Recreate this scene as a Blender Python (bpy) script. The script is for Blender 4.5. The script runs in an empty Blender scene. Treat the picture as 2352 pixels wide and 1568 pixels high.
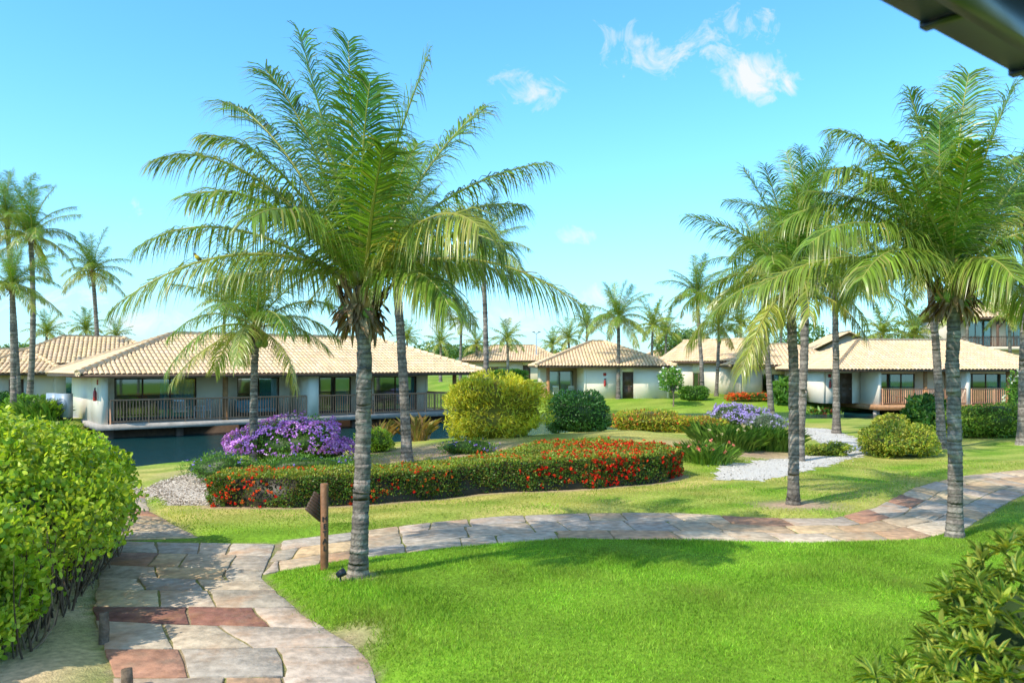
import bpy, math, random
import numpy as np
from mathutils import Vector, Matrix
rng=np.random.default_rng(7); random.seed(7)
SC=bpy.context.scene; C=SC.collection
F=1829.; H=3.0; HY=843.
R=math.radians
def wx(px,d): return (px-1176)/F*d
def wz(py,d): return H+(HY-py)/F*d
def P3(px,py,d): return np.array([wx(px,d),d,wz(py,d)])
def G(px,py,z=0.08):
    d=(H-z)*F/(py-HY); return (wx(px,d),d)
def sstep(a,b,x):
    t=np.clip((x-a)/(b-a),0,1); return t*t*(3-2*t)
# ------------------------------------------------------------------ materials
def newmat(name):
    m=bpy.data.materials.new(name); m.use_nodes=True; nt=m.node_tree; nt.nodes.clear(); return m,nt
def nd(nt,t,**k):
    n=nt.nodes.new(t)
    for a,b in k.items(): setattr(n,a,b)
    return n
def vary(nt,colsock,scale,amt,coord='Object',detail=5):
    tc=nd(nt,'ShaderNodeTexCoord'); no=nd(nt,'ShaderNodeTexNoise'); no.inputs['Scale'].default_value=scale; no.inputs['Detail'].default_value=detail
    nt.links.new(tc.outputs[coord],no.inputs['Vector'])
    mr=nd(nt,'ShaderNodeMapRange'); mr.inputs[1].default_value=.3; mr.inputs[2].default_value=.7; mr.inputs[3].default_value=1-amt; mr.inputs[4].default_value=1+amt
    nt.links.new(no.outputs[0],mr.inputs[0])
    mx=nd(nt,'ShaderNodeVectorMath',operation='SCALE'); nt.links.new(colsock,mx.inputs[0]); nt.links.new(mr.outputs[0],mx.inputs['Scale'])
    return mx.outputs[0],no.outputs[0]
def mat(name,col=None,rough=.6,vs=6.,va=.15,bump=0.,bs=30.,trans=0.,spec=.5,metal=0.,coord='Object',stain=None,stain2=None):
    m,nt=newmat(name); out=nd(nt,'ShaderNodeOutputMaterial'); b=nd(nt,'ShaderNodeBsdfPrincipled')
    if col is None:
        a=nd(nt,'ShaderNodeAttribute',attribute_name='Col'); cs=a.outputs['Color']
    else:
        r=nd(nt,'ShaderNodeRGB'); r.outputs[0].default_value=(*col,1); cs=r.outputs[0]
    if va>0: cs,_=vary(nt,cs,vs,va,coord)
    for stn in (stain,stain2):
        if not stn: continue
        sc,cl,am=stn; tc=nd(nt,'ShaderNodeTexCoord'); no=nd(nt,'ShaderNodeTexNoise'); no.inputs['Scale'].default_value=sc; no.inputs['Detail'].default_value=7; no.inputs['Roughness'].default_value=.65
        nt.links.new(tc.outputs[coord],no.inputs['Vector']); mr=nd(nt,'ShaderNodeMapRange'); mr.inputs[1].default_value=.5; mr.inputs[2].default_value=.68; mr.inputs[4].default_value=am; nt.links.new(no.outputs[0],mr.inputs[0])
        mx=nd(nt,'ShaderNodeMix',data_type='RGBA'); nt.links.new(mr.outputs[0],mx.inputs[0]); nt.links.new(cs,mx.inputs[6]); mx.inputs[7].default_value=(*cl,1); cs=mx.outputs[2]
    nt.links.new(cs,b.inputs['Base Color']); b.inputs['Roughness'].default_value=rough; b.inputs['Specular IOR Level'].default_value=spec; b.inputs['Metallic'].default_value=metal
    if bump>0:
        tc=nd(nt,'ShaderNodeTexCoord'); no=nd(nt,'ShaderNodeTexNoise'); no.inputs['Scale'].default_value=bs; no.inputs['Detail'].default_value=6
        nt.links.new(tc.outputs[coord],no.inputs['Vector'])
        bp=nd(nt,'ShaderNodeBump'); bp.inputs['Strength'].default_value=bump; bp.inputs['Distance'].default_value=.03
        nt.links.new(no.outputs[0],bp.inputs['Height']); nt.links.new(bp.outputs[0],b.inputs['Normal'])
    if trans>0:
        t=nd(nt,'ShaderNodeBsdfTranslucent'); v=nd(nt,'ShaderNodeVectorMath',operation='MULTIPLY'); v.inputs[1].default_value=(1.6,1.5,.6)
        nt.links.new(cs,v.inputs[0]); nt.links.new(v.outputs[0],t.inputs[0])
        mx=nd(nt,'ShaderNodeMixShader'); mx.inputs[0].default_value=trans
        nt.links.new(b.outputs[0],mx.inputs[1]); nt.links.new(t.outputs[0],mx.inputs[2]); nt.links.new(mx.outputs[0],out.inputs[0])
    else: nt.links.new(b.outputs[0],out.inputs[0])
    return m
M={}
M['leaf']=mat('leaf',None,.45,1.2,.22,trans=.35,spec=.35)
M['palm']=mat('palm_leaf',None,.32,2.,.12,trans=.33,spec=.55)
M['petal']=mat('petal',None,.7,3.,.12,trans=.2,spec=.1)
M['grass']=mat('grass_blade',None,.55,.8,.22,trans=.38,spec=.2)
M['ground']=mat('lawn_ground',None,.9,14.,.28,bump=.8,bs=45.,spec=.1)
M['bark']=mat('palm_bark',None,.9,14.,.4,bump=1.,bs=24.,spec=.15,stain=(5.,(.11,.09,.072),.6))
M['fibre']=mat('dry_fibre',None,.9,8.,.3,spec=.1)
M['stone']=mat('paving_stone',None,.85,7.,.28,bump=.65,bs=14.,spec=.2,stain=(1.2,(.54,.28,.13),.55),stain2=(2.8,(.27,.20,.14),.55))
M['gravel']=mat('gravel',None,.9,40.,.3,bump=.6,bs=60.,spec=.15)
M['tile']=mat('roof_tile',None,.85,1.3,.10,bump=.15,bs=20,spec=.15,stain=(.9,(.54,.38,.23),.3))
M['wall']=mat('painted_wall',(.84,.74,.60),.85,.7,.07,bump=.15,bs=40,spec=.2)
M['wall2']=mat('cream_wall',(.66,.55,.42),.85,.7,.08,spec=.2)
M['conc']=mat('concrete',(.42,.37,.32),.85,3,.2,bump=.3,bs=25,spec=.2)
M['wood']=mat('warm_wood',(.36,.17,.065),.55,6,.3,bump=.2,bs=20)
M['postwood']=mat('post_wood',(.24,.105,.04),.6,7,.35,bump=.3,bs=18)
M['soffit']=mat('soffit_boards',(.46,.30,.18),.6,6,.2)
M['dark']=mat('dark_wood',(.10,.057,.034),.6,6,.3)
M['rail']=mat('rail_brown',(.52,.27,.15),.5,3,.15)
M['metal']=mat('grey_metal',(.27,.34,.40),.45,3,.1,metal=.1)
M['white']=mat('white_plastic',(.8,.8,.78),.4,3,.05)
M['black']=mat('black_metal',(.018,.02,.028),.4,5,.25)
M['navy']=mat('dark_gutter',(.009,.013,.026),.35,4,.3)
M['red']=mat('red_paint',(.42,.03,.02),.35,3,.1)
M['curt']=mat('teal_curtain',(.16,.38,.42),.8,3,.12)
M['blue']=mat('blue_fabric',(.12,.3,.36),.8,3,.12)
M['yel']=mat('bird_plumage',None,.7,3,.05)
M['nut']=mat('coconut_husk',None,.45,5,.2)
def glassm():
    m,nt=newmat('window_glass'); out=nd(nt,'ShaderNodeOutputMaterial'); t=nd(nt,'ShaderNodeBsdfTransparent'); t.inputs[0].default_value=(.55,.75,.77,1)
    g=nd(nt,'ShaderNodeBsdfGlossy'); g.inputs['Roughness'].default_value=.03; g.inputs[0].default_value=(.75,.9,.92,1)
    mx=nd(nt,'ShaderNodeMixShader'); mx.inputs[0].default_value=.2
    nt.links.new(t.outputs[0],mx.inputs[1]); nt.links.new(g.outputs[0],mx.inputs[2]); nt.links.new(mx.outputs[0],out.inputs[0]); return m
M['glass']=glassm()
def waterm():
    m,nt=newmat('pond_water'); out=nd(nt,'ShaderNodeOutputMaterial'); b=nd(nt,'ShaderNodeBsdfPrincipled')
    b.inputs['Base Color'].default_value=(.006,.04,.043,1); b.inputs['Roughness'].default_value=.1; b.inputs['IOR'].default_value=1.2; b.inputs['Specular IOR Level'].default_value=.2; b.inputs['Specular Tint'].default_value=(.5,.85,.85,1)
    tc=nd(nt,'ShaderNodeTexCoord'); mp=nd(nt,'ShaderNodeMapping'); mp.inputs['Scale'].default_value=(1.3,3.2,1); mp.inputs['Rotation'].default_value=(0,0,.5)
    no=nd(nt,'ShaderNodeTexNoise'); no.inputs['Scale'].default_value=1.8; no.inputs['Detail'].default_value=5
    bp=nd(nt,'ShaderNodeBump'); bp.inputs['Strength'].default_value=.9; bp.inputs['Distance'].default_value=.18
    nt.links.new(tc.outputs['Object'],mp.inputs[0]); nt.links.new(mp.outputs[0],no.inputs['Vector']); nt.links.new(no.outputs[0],bp.inputs['Height']); nt.links.new(bp.outputs[0],b.inputs['Normal']); nt.links.new(b.outputs[0],out.inputs[0]); return m
M['water']=waterm()
# ------------------------------------------------------------------ object helpers
def link(name,me,m,parent=None):
    o=bpy.data.objects.new(name,me); C.objects.link(o)
    if m is not None and not me.materials: me.materials.append(m)
    if parent is not None: o.parent=parent
    return o
def tag(o,label,cat,group=None):
    o['label']=label; o['category']=cat
    if group: o['group']=group
    return o
def thing(name,label,cat,loc=(0,0,0),rz=0.,group=None):
    o=bpy.data.objects.new(name,None); C.objects.link(o); o.empty_display_size=.2
    o.location=loc; o.rotation_euler=(0,0,rz); return tag(o,label,cat,group)
def struct(o): o['kind']='structure'; return o
class Geo:
    def __init__(s): s.V=[];s.L=[];s.S=[];s.c=[];s.nv=0;s.nl=0
    def add(s,V,loops,starts,col):
        V=np.asarray(V,float).reshape(-1,3); loops=np.asarray(loops,np.int64).ravel(); starts=np.asarray(starts,np.int64)
        col=np.asarray(col,float)
        if col.ndim==1: col=np.repeat(col[None,:],len(V),0)
        s.V.append(V); s.L.append(loops+s.nv); s.S.append(starts+s.nl); s.c.append(col); s.nv+=len(V); s.nl+=len(loops)
        return s
    def merge(s,g):
        if g.nv: s.add(np.concatenate(g.V),np.concatenate(g.L),np.concatenate(g.S),np.concatenate(g.c))
        return s
    def faces(s,V,faces,col):
        lp=[];st=[]
        for f in faces: st.append(len(lp)); lp.extend(f)
        return s.add(V,lp,st,col)
    def box(s,x0,x1,y0,y1,z0,z1,col=(.5,.5,.5)):
        V=[(x,y,z) for z in(z0,z1) for y in(y0,y1) for x in(x0,x1)]
        return s.faces(V,[(0,2,3,1),(4,5,7,6),(0,1,5,4),(2,6,7,3),(0,4,6,2),(1,3,7,5)],col)
    def tube(s,pts,rad,n=6,col=(.5,.5,.5),cap=True):
        pts=np.asarray(pts,float); m=len(pts); rad=np.broadcast_to(np.asarray(rad,float),(m,))
        T=np.gradient(pts,axis=0); T/=np.linalg.norm(T,axis=1)[:,None]+1e-9
        ref=np.array([0,0,1.]) if abs(T[0][2])<.8 else np.array([1.,0,0])
        A=np.cross(T,ref); A/=np.linalg.norm(A,axis=1)[:,None]+1e-9; B=np.cross(A,T)
        th=np.arange(n)/n*2*math.pi
        V=pts[:,None]+rad[:,None,None]*(np.cos(th)[None,:,None]*A[:,None]+np.sin(th)[None,:,None]*B[:,None])
        i=np.arange(m-1)[:,None]*n; j=np.arange(n)[None,:]; j2=(j+1)%n
        q=np.stack([i+j,i+j2,i+n+j2,i+n+j],-1).reshape(-1,4)
        L=q.ravel().tolist(); S=(np.arange(len(q))*4).tolist()
        if cap:
            S.append(len(L)); L+=list(range(n)); S.append(len(L)); L+=list(range((m-1)*n,m*n))
        col=np.asarray(col,float)
        if col.ndim==2: col=np.repeat(col,n,0)
        return s.add(V.reshape(-1,3),L,S,col)
    def lathe(s,prof,n=16,c=(0,0,0),col=(.5,.5,.5)):
        return s.tube([(c[0],c[1],c[2]+z) for r,z in prof],[max(r,.0005) for r,z in prof],n,col)
    def build(s,name,m,parent=None,off=None,smooth=False):
        V=np.concatenate(s.V).copy(); L=np.concatenate(s.L); S=np.concatenate(s.S); c=np.concatenate(s.c)
        if off is not None: V-=np.asarray(off)[None,:]
        me=bpy.data.meshes.new(name); me.vertices.add(len(V)); me.loops.add(len(L)); me.polygons.add(len(S))
        me.vertices.foreach_set('co',V.ravel()); me.loops.foreach_set('vertex_index',L.astype(np.int32)); me.polygons.foreach_set('loop_start',S.astype(np.int32))
        if smooth: me.polygons.foreach_set('use_smooth',np.ones(len(S),bool))
        me.update(calc_edges=True)
        a=me.attributes.new('Col','FLOAT_COLOR','POINT'); a.data.foreach_set('color',np.concatenate([np.clip(c,0,1),np.ones((len(c),1))],1).ravel().astype(np.float32))
        me.materials.append(m); me.validate()
        return link(name,me,m,parent)
def nrm(a): return a/(np.linalg.norm(a,axis=-1,keepdims=True)+1e-9)
def rdir(n): return nrm(rng.normal(size=(n,3)))
def snoise(P,f,seed):
    r=np.random.default_rng(seed); o=np.zeros(len(P))
    for k in range(5):
        d=r.normal(size=P.shape[1]); d/=np.linalg.norm(d); o+=np.sin(P@d*f*(1+.35*k)+r.uniform(0,6.3))
    return o/2.6
OVAL=[(0,0,0),(.22,.36,.03),(.52,.5,.05),(.82,.38,.0),(1,0,-.05),(.82,-.38,0),(.52,-.5,.05),(.22,-.36,.03)]
RHOMB=[(0,0,0),(.45,.5,.06),(1,0,-.05),(.45,-.5,.06)]
STRAP=[(0,.3,0),(.35,.5,.08),(.7,.4,.04),(1,0,-.12),(.7,-.4,.04),(.35,-.5,.08),(0,-.3,0)]
TRI=[(0,.5,0),(1,0,0),(0,-.5,0)]
PET=[(-.5,-.5,0),(.5,-.5,0.1),(.5,.5,0),(-.5,.5,.1)]
def cloud(P,D,N,size,wid,col,shape):
    n=len(P); sh=np.array(shape,float); k=len(sh)
    size=np.broadcast_to(size,(n,)); wid=np.broadcast_to(wid,(n,))
    S=nrm(np.cross(D,N)); N2=np.cross(S,D)
    V=P[:,None]+D[:,None]*(sh[None,:,0]*size[:,None])[...,None]+S[:,None]*(sh[None,:,1]*wid[:,None])[...,None]+N2[:,None]*(sh[None,:,2]*size[:,None])[...,None]
    g=Geo(); g.add(V.reshape(-1,3),np.arange(n*k),np.arange(n)*k,np.repeat(col,k,0)); return g
def pick(cols,n,jit=.18):
    cols=np.array(cols,float); c=cols[rng.integers(0,len(cols),n)]; return c*(1+jit*rng.normal(size=(n,1)))
# ------------------------------------------------------------------ layout polygons
S1L=[(-2.9,5.2),(-3.79,7.57),(-5.2,9.85),(-6.2,12.0),(-6.75,13.7)]
S1R=[(-.6,5.2),(-1.25,7.5),(-1.5,8.3),(-2.55,9.68),(-3.55,11.3),(-3.98,13.45)]
S2A=[(-3.6,11.5),(-2.66,12.3),(-1.9,12.75),(-1.05,13.2),(.94,13.9),(2.9,13.75),(5,13.55),(7,13.8),(8.4,14.75),(10.4,17),(12.1,18.8),(15,20.5),(20,23)]
S2B=[(-4.0,13.7),(-2.95,14.4),(-1.8,15.2),(-.23,16),(2,16.4),(3.4,16.3),(4.96,15.8),(6.4,15.8),(7.76,17),(10,19.8),(12.2,21.8),(15,23.3),(20,25.5)]
S3L=[(-6.75,13.75),(-8.6,17.3),(-10.5,21)]
S3R=[(-5.5,14.0),(-7.5,16.5),(-9.3,20)]
def ring(a,b): return a+b[::-1]
PATHS=[ring(S1L,S1R),ring(S2A,S2B),ring(S3L,S3R)]
WATER=[(-17,18.5),(-12.6,22.4),(-10.8,24.8),(-9.2,26.6),(-8.2,28.6),(-5.5,30.3),(-1,32.8),(4,37),(9,42),(14,45.5),(19,46.5),(24,46),(32,44),(45,42),(45,55),(34,56),(26,59),(19,56),(12,54.5),(6,54),(2,55),(-1,56),(-6,50),(-9,48),(-18,44.5),(-20.2,38.6),(-19.4,35.8),(-19.9,31)]
WZ=-.15
GRAV_L=[(-9.0,19.6),(-8.7,21.8),(-7.3,19.5),(-6.4,17.6),(-6.5,16.9),(-7.1,16.9),(-8.3,18.4)]
GRAV_R=[(6.06,23.2),(5.34,20.5),(6.4,20.7),(7.28,21.35),(9.36,23.65),(11.7,26.5),(14.1,31.9),(14.9,38),(14.0,38.6),(12.9,34.9),(11.6,29.3),(10.3,26.8),(8.75,25.4)]
REDH=[(-6.4,16.7),(-4.7,16.5),(-3,17.0),(-.8,18.3),(2,19.2),(3.9,20.2),(4.5,21.0),(4.2,22.1),(2.4,22.8),(.6,22.3),(-.5,20.2),(-3,18.3),(-6.3,17.7)]
def sdist(poly,X,Y):
    p=np.array(poly,float); q=np.roll(p,-1,0); dm=np.full(X.shape,1e18); ins=np.zeros(X.shape,bool)
    for a,b in zip(p,q):
        e=b-a; t=np.clip(((X-a[0])*e[0]+(Y-a[1])*e[1])/(e@e+1e-12),0,1)
        dm=np.minimum(dm,(X-a[0]-t*e[0])**2+(Y-a[1]-t*e[1])**2)
        if a[1]!=b[1]:
            c=((a[1]>Y)!=(b[1]>Y))&(X<(b[0]-a[0])*(Y-a[1])/(b[1]-a[1])+a[0]); ins^=c
    d=np.sqrt(dm); return np.where(ins,d,-d)
def pathsd(X,Y): return np.maximum.reduce([sdist(p,X,Y) for p in PATHS])
def gzv(X,Y):
    z=.6*sstep(55,61,Y)+.9*sstep(63,92,Y)
    z=z+.5*np.exp(-((X+.3)/4.5)**2-((Y-27)/4)**2)+.45*np.exp(-((X-4.5)/3.)**2-((Y-29.5)/4.5)**2)+.2*np.exp(-((X+6)/2.5)**2-((Y-22.5)/2.)**2)
    sd=pathsd(X,Y); z=z+.07*sstep(.0,.35,-sd)+.09*np.exp(-((X-2)/6)**2-((Y-9)/2.6)**2)*sstep(0,.8,-sd)
    z=z+.02*np.sin(X*1.7+Y*.6)*np.sin(Y*1.3)*sstep(.2,1.5,-sd)*(Y<40)
    z=z+.45*sstep(3.4,1.6,np.sqrt((X+22.0)**2+(Y-37.8)**2))
    w=sdist(WATER,X,Y); z=z-1.3*sstep(-.5,1.3,w); return z
def gz(x,y): return float(gzv(np.array([float(x)]),np.array([float(y)]))[0])
# ------------------------------------------------------------------ ground
def seg(a,b,s): return np.arange(a,b,s)
xs=np.concatenate([-np.geomspace(1800,62,16),seg(-60,-26,1.2),seg(-26,-12,.4),seg(-12,14,.15),seg(14,26,.4),seg(26,60,1.2),np.geomspace(60,1800,16)])
ys=np.concatenate([seg(-40,4,4),seg(4,26,.15),seg(26,60,.4),seg(60,120,2.5),np.geomspace(120,2600,18)])
X,Y=np.meshgrid(xs,ys); Z=gzv(X,Y); PX=np.stack([X.ravel(),Y.ravel()],1)
n1=snoise(PX,.9,1).reshape(X.shape); n2=snoise(PX,3.1,2).reshape(X.shape)
sdp=pathsd(X,Y); sdr=sdist(REDH,X,Y); sdw=sdist(WATER,X,Y)
def mixc(c,col,f): return c*(1-f[...,None])+np.array(col)[None,None,:]*f[...,None]
col=np.tile(np.array([.18,.33,.024]),(*X.shape,1))
dry=np.clip(.5+.35*n1+.2*n2,0,.9)*sstep(13.8,15.5,Y)*(1-.6*sstep(36,50,Y))
dry=np.maximum(dry,np.clip(.85+.3*n2,0,1)*np.exp(-((sdr+.7)/.9)**2)*(Y<21))
dry=np.maximum(dry,.9*np.exp(-((X-4)/3.2)**2-((Y-28)/3.5)**2)); dry=np.maximum(dry,.9*np.exp(-((X-.5)/4.5)**2-((Y-25)/2.2)**2))
col=mixc(col,(.47,.41,.12),dry)
soil=np.zeros_like(X)
def blob(x,y,rx,ry): return np.clip(1.35-np.sqrt(((X-x)/rx)**2+((Y-y)/ry)**2)+.12*n2,0,1)**.7*(np.sqrt(((X-x)/rx)**2+((Y-y)/ry)**2)<1.35)
soil=np.maximum(soil,sstep(-.35,.1,sdr)); soil=np.maximum(soil,blob(-2.4,24,3.2,2.4))
soil=np.maximum(soil,blob(-6.2,21.5,2.6,2.)); soil=np.maximum(soil,blob(6.05,17.0,.95,.6)); soil=np.maximum(soil,.75*blob(-2.2,11.1,.35,.3))
soil=np.maximum(soil,.8*blob(-1.9,8.7,.5,.4)); soil=np.maximum(soil,blob(7.5,26.5,2.2,1.8))
col=mixc(col,(.46,.32,.22),soil)
sand=np.maximum(blob(-6.4,8.6,2.0,3.2),blob(-5.0,7.0,1.2,1.8)); col=mixc(col,(.64,.46,.28),sand*(sdp<.0))
gj=np.clip(.5+.6*n2+.3*n1,0,1); jc=np.array([.36,.28,.18])*(1-gj[...,None])+np.array([.2,.22,.06])*gj[...,None]
fj=sstep(-.06,.04,sdp)[...,None]; col=col*(1-fj)+jc*fj
col=mixc(col,(.02,.035,.025),sstep(.0,.6,sdw))
col=mixc(col,(.10,.20,.03),sstep(100,200,Y)*.6)
col*=(1+.12*n2[...,None])
ny,nx=X.shape; idx=np.arange(ny*nx).reshape(ny,nx)
q=np.stack([idx[:-1,:-1],idx[:-1,1:],idx[1:,1:],idx[1:,:-1]],-1).reshape(-1,4)
g=Geo(); g.add(np.stack([X,Y,Z],-1).reshape(-1,3),q,np.arange(len(q))*4,col.reshape(-1,3))
struct(g.build('ground',M['ground'],smooth=True))
g=Geo(); g.faces([(-70,16,WZ),(60,16,WZ),(60,62,WZ),(-70,62,WZ)],[(0,1,2,3)],(0,0,0))
struct(g.build('water',M['water']))
def sheet(poly,lift,colr,step=.25):
    p=np.array(poly); x=np.arange(p[:,0].min()-.3,p[:,0].max()+.3,step); y=np.arange(p[:,1].min()-.3,p[:,1].max()+.3,step)
    A,B=np.meshgrid(x,y); s=sdist(poly,A,B)+.12*snoise(np.stack([A.ravel(),B.ravel()],1),4,9).reshape(A.shape)
    z=gzv(A,B)+lift+.03*np.clip(s,-.8,.5)
    i=np.arange(A.size).reshape(A.shape); qq=np.stack([i[:-1,:-1],i[:-1,1:],i[1:,1:],i[1:,:-1]],-1).reshape(-1,4)
    keep=(s.ravel()[qq]>-.12).all(1); qq=qq[keep]
    g=Geo(); g.add(np.stack([A,B,z],-1).reshape(-1,3),qq,np.arange(len(qq))*4,colr)
    return g
def pebbles(poly,n,size,cols):
    p=np.array(poly); x=rng.uniform(p[:,0].min(),p[:,0].max(),n*4); y=rng.uniform(p[:,1].min(),p[:,1].max(),n*4)
    k=(sdist(poly,x,y)+rng.normal(0,.12,len(x)))>0; x=x[k][:n]; y=y[k][:n]
    P=np.stack([x,y,gzv(x,y)+.012],1); D=rdir(len(P)); N=nrm(np.array([0,0,1.])+.4*rdir(len(P)))
    D=nrm(D-N*(D*N).sum(1,keepdims=True)); s=size*rng.uniform(.6,1.5,len(P))
    return cloud(P,D,N,s,s*.8,pick(cols,len(P),.12),[(a,b,.2*(1 if abs(b)<.1 else 0)) for a,b,_ in OVAL])
for poly,pc in((GRAV_L,[(.62,.54,.45),(.54,.46,.38),(.66,.6,.51),(.44,.37,.3)]),(GRAV_R,[(.66,.63,.58),(.58,.55,.50),(.72,.69,.64),(.45,.42,.37)])):
    g=sheet(poly,.006,np.array(pc).mean(0),.15); g.merge(pebbles(poly,6500,.045,pc))
    struct(g.build('gravel_bed',M['gravel']))
# ------------------------------------------------------------------ paving
def resamp(p,us):
    p=np.array(p,float); d=np.r_[0,np.cumsum(np.linalg.norm(np.diff(p,axis=0),axis=1))]; d/=d[-1]
    return np.stack([np.interp(us,d,p[:,0]),np.interp(us,d,p[:,1])],1)
PAL=[(.53,.43,.31),(.57,.46,.33),(.48,.41,.32),(.59,.42,.24),(.55,.38,.23),(.52,.33,.20),(.56,.45,.34),(.49,.42,.34),(.38,.20,.13),(.56,.43,.29),(.45,.39,.33),(.60,.46,.27),(.53,.43,.34)]
def slab(g,c,dark=()):
    c=np.array(c); ce=c.mean(0); v=c-ce; l=np.linalg.norm(v,axis=1,keepdims=True)
    jit=rng.normal(0,.013,(len(c),1)); o=ce+v*(1-(.006+np.abs(jit))/l)
    for kk in(0,4,8,12): o[kk]=ce+(o[kk]-ce)*rng.uniform(.945,.998)
    t_=ce+(o-ce)*(1-.012/l); h=.018+rng.uniform(-.006,.006); tx,ty=rng.normal(0,.005,2)
    V=[(p[0],p[1],-.01) for p in o]+[(p[0],p[1],h-.006+(p[0]-ce[0])*tx+(p[1]-ce[1])*ty) for p in o]+[(p[0],p[1],h+(p[0]-ce[0])*tx+(p[1]-ce[1])*ty) for p in t_]
    fs=[tuple(range(32,48))]+[(a+b,(a+1)%16+b,(a+1)%16+b+16,a+b+16) for b in(0,16) for a in range(16)]
    cc=np.array(PAL[rng.integers(0,len(PAL))])*rng.uniform(.82,1.12)
    for dx,dy,dc in dark:
        if (ce[0]-dx)**2+(ce[1]-dy)**2<.2: cc=np.array(dc)
    g.faces(V,fs,cc)
def pave(g,La,Lb,lanes,length,rowlen,dark=(),courses=False):
    def pt(u,f): u=min(max(u,0),1); a=resamp(La,[u])[0]; b=resamp(Lb,[u])[0]; return a*(1-f)+b*f
    def quad(p):
        c=[]
        for k in range(4):
            a,b=p[k],p[(k+1)%4]
            for t in(0,.25,.5,.75): c.append(pt(a[0]+(b[0]-a[0])*t,a[1]+(b[1]-a[1])*t))
        return c
    if courses:
        us=[0.]
        while us[-1]<1: us.append(us[-1]+rowlen/length*rng.uniform(.72,1.3))
        us[-1]=1.; 
        if us[-1]-us[-2]<.35*rowlen/length: us.pop(-2)
        tl=[rng.normal(0,.08*rowlen/length) for _ in us]; tl[0]=tl[-1]=0
        for k in range(len(us)-1):
            n=lanes+(1 if rng.random()<.35 else 0); fs=np.r_[0,np.cumsum(rng.uniform(.65,1.5,n))]; fs/=fs[-1]; sk=rng.normal(0,.014,n+1); sk[0]=sk[-1]=0
            e=lambda i,f:us[i]+tl[i]*(f-.5)*2
            for j in range(n):
                f0,f1=fs[j],fs[j+1]; slab(g,quad([(e(k,f0),f0-sk[j]),(e(k,f1),f1-sk[j+1]),(e(k+1,f1),f1+sk[j+1]),(e(k+1,f0),f0+sk[j])])[::-1],dark)
        return
    fl=np.linspace(0,1,lanes+1); fl[1:-1]+=rng.uniform(-.04,.04,lanes-1)
    for j in range(lanes):
        us=[-rng.uniform(.3,1)*rowlen/length]
        while us[-1]<1: us.append(us[-1]+rowlen/length*rng.uniform(.6,1.5))
        us=np.clip(np.array(us),0,1); sk=rng.normal(0,.06*rowlen/length,len(us))
        fb=lambda u,i: fl[i]+(0 if i in(0,lanes) else .03*math.sin(u*length*.45+i*3)+.012*math.sin(u*length*2.1+i))
        for k in range(len(us)-1):
            u0,u1=us[k],us[k+1]
            if u1-u0<.2*rowlen/length: continue
            slab(g,quad([(u0,fb(u0,j)),(u1,fb(u1,j)),(u1+sk[k+1],fb(u1+sk[k+1],j+1)),(u0+sk[k],fb(u0+sk[k],j+1))]),dark)
g=Geo()
pave(g,S1L,S1R,3,9.2,.80,dark=[(-4.2,9.75,(.23,.105,.08)),(-3.2,9.75,(.28,.13,.095))],courses=True)
pave(g,S2A,S2B,3,29,.95,dark=[(0.2,15.5,(.42,.22,.15)),(1.9,14.4,(.48,.28,.19))])
pave(g,S3L,S3R,1,8,.8)
struct(g.build('stone_path',M['stone']))
# ------------------------------------------------------------------ grass blades
def blades(n,x0,x1,y0,y1,length,wid,cols):
    x=rng.uniform(x0,x1,n); y=rng.uniform(y0,y1,n)
    sp=pathsd(x,y); k=(sp<rng.normal(-.01,.06,n))&(sdist(REDH,x,y)<-.2)&(sdist(GRAV_L,x,y)<-.1)&(sdist(GRAV_R,x,y)<-.1)&(np.abs(x)<.67*y+.5)
    k&=(((x-6.05)/.95)**2+((y-17)/.6)**2>rng.uniform(.6,1.2,n)); k&=(((x+2.2)/.35)**2+((y-11.1)/.3)**2>rng.uniform(.5,1.4,n)); k&=(((x+1.9)/.45)**2+((y-8.7)/.35)**2>rng.uniform(.5,1.3,n))
    k&=~((x<-4.6)&(y<13.5))
    x=x[k];y=y[k]; n=len(x); P=np.stack([x,y,gzv(x,y)-.004],1)
    D=nrm(np.array([.0,.0,1.])+.65*rdir(n)); N=rdir(n)
    c=pick(cols,n,.28); pn=snoise(P[:,:2],1.1,31)+.6*snoise(P[:,:2],3.7,32); c*=(1+.17*pn)[:,None]
    dr=np.clip((.5+.5*snoise(P[:,:2],2.2,5))*np.interp(y,[7,13.5,15.5,20],[.22,.16,.85,.7]),0,1)[:,None]; c=c*(1-dr)+dr*np.array([.50,.44,.12])
    ln=length*rng.uniform(.5,1.3,n)*(1+.35*snoise(P[:,:2],1.7,8))*(1+.9*np.exp(-((x+1.9)/.8)**2-((y-9.6)/1.2)**2))
    return cloud(P,D,N,ln,np.full(n,wid),c,TRI)
GC=[(.18,.36,.024),(.225,.42,.03),(.14,.29,.02),(.29,.44,.045)]
g=blades(260000,-3.4,9.5,6.4,15,.048,.010,GC); g.merge(blades(110000,-9,16,14,25,.04,.018,GC))
o=g.build('lawn_grass',M['grass']); o['kind']='stuff'; tag(o,'short bright green lawn grass beside the stone path','grass')
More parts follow.
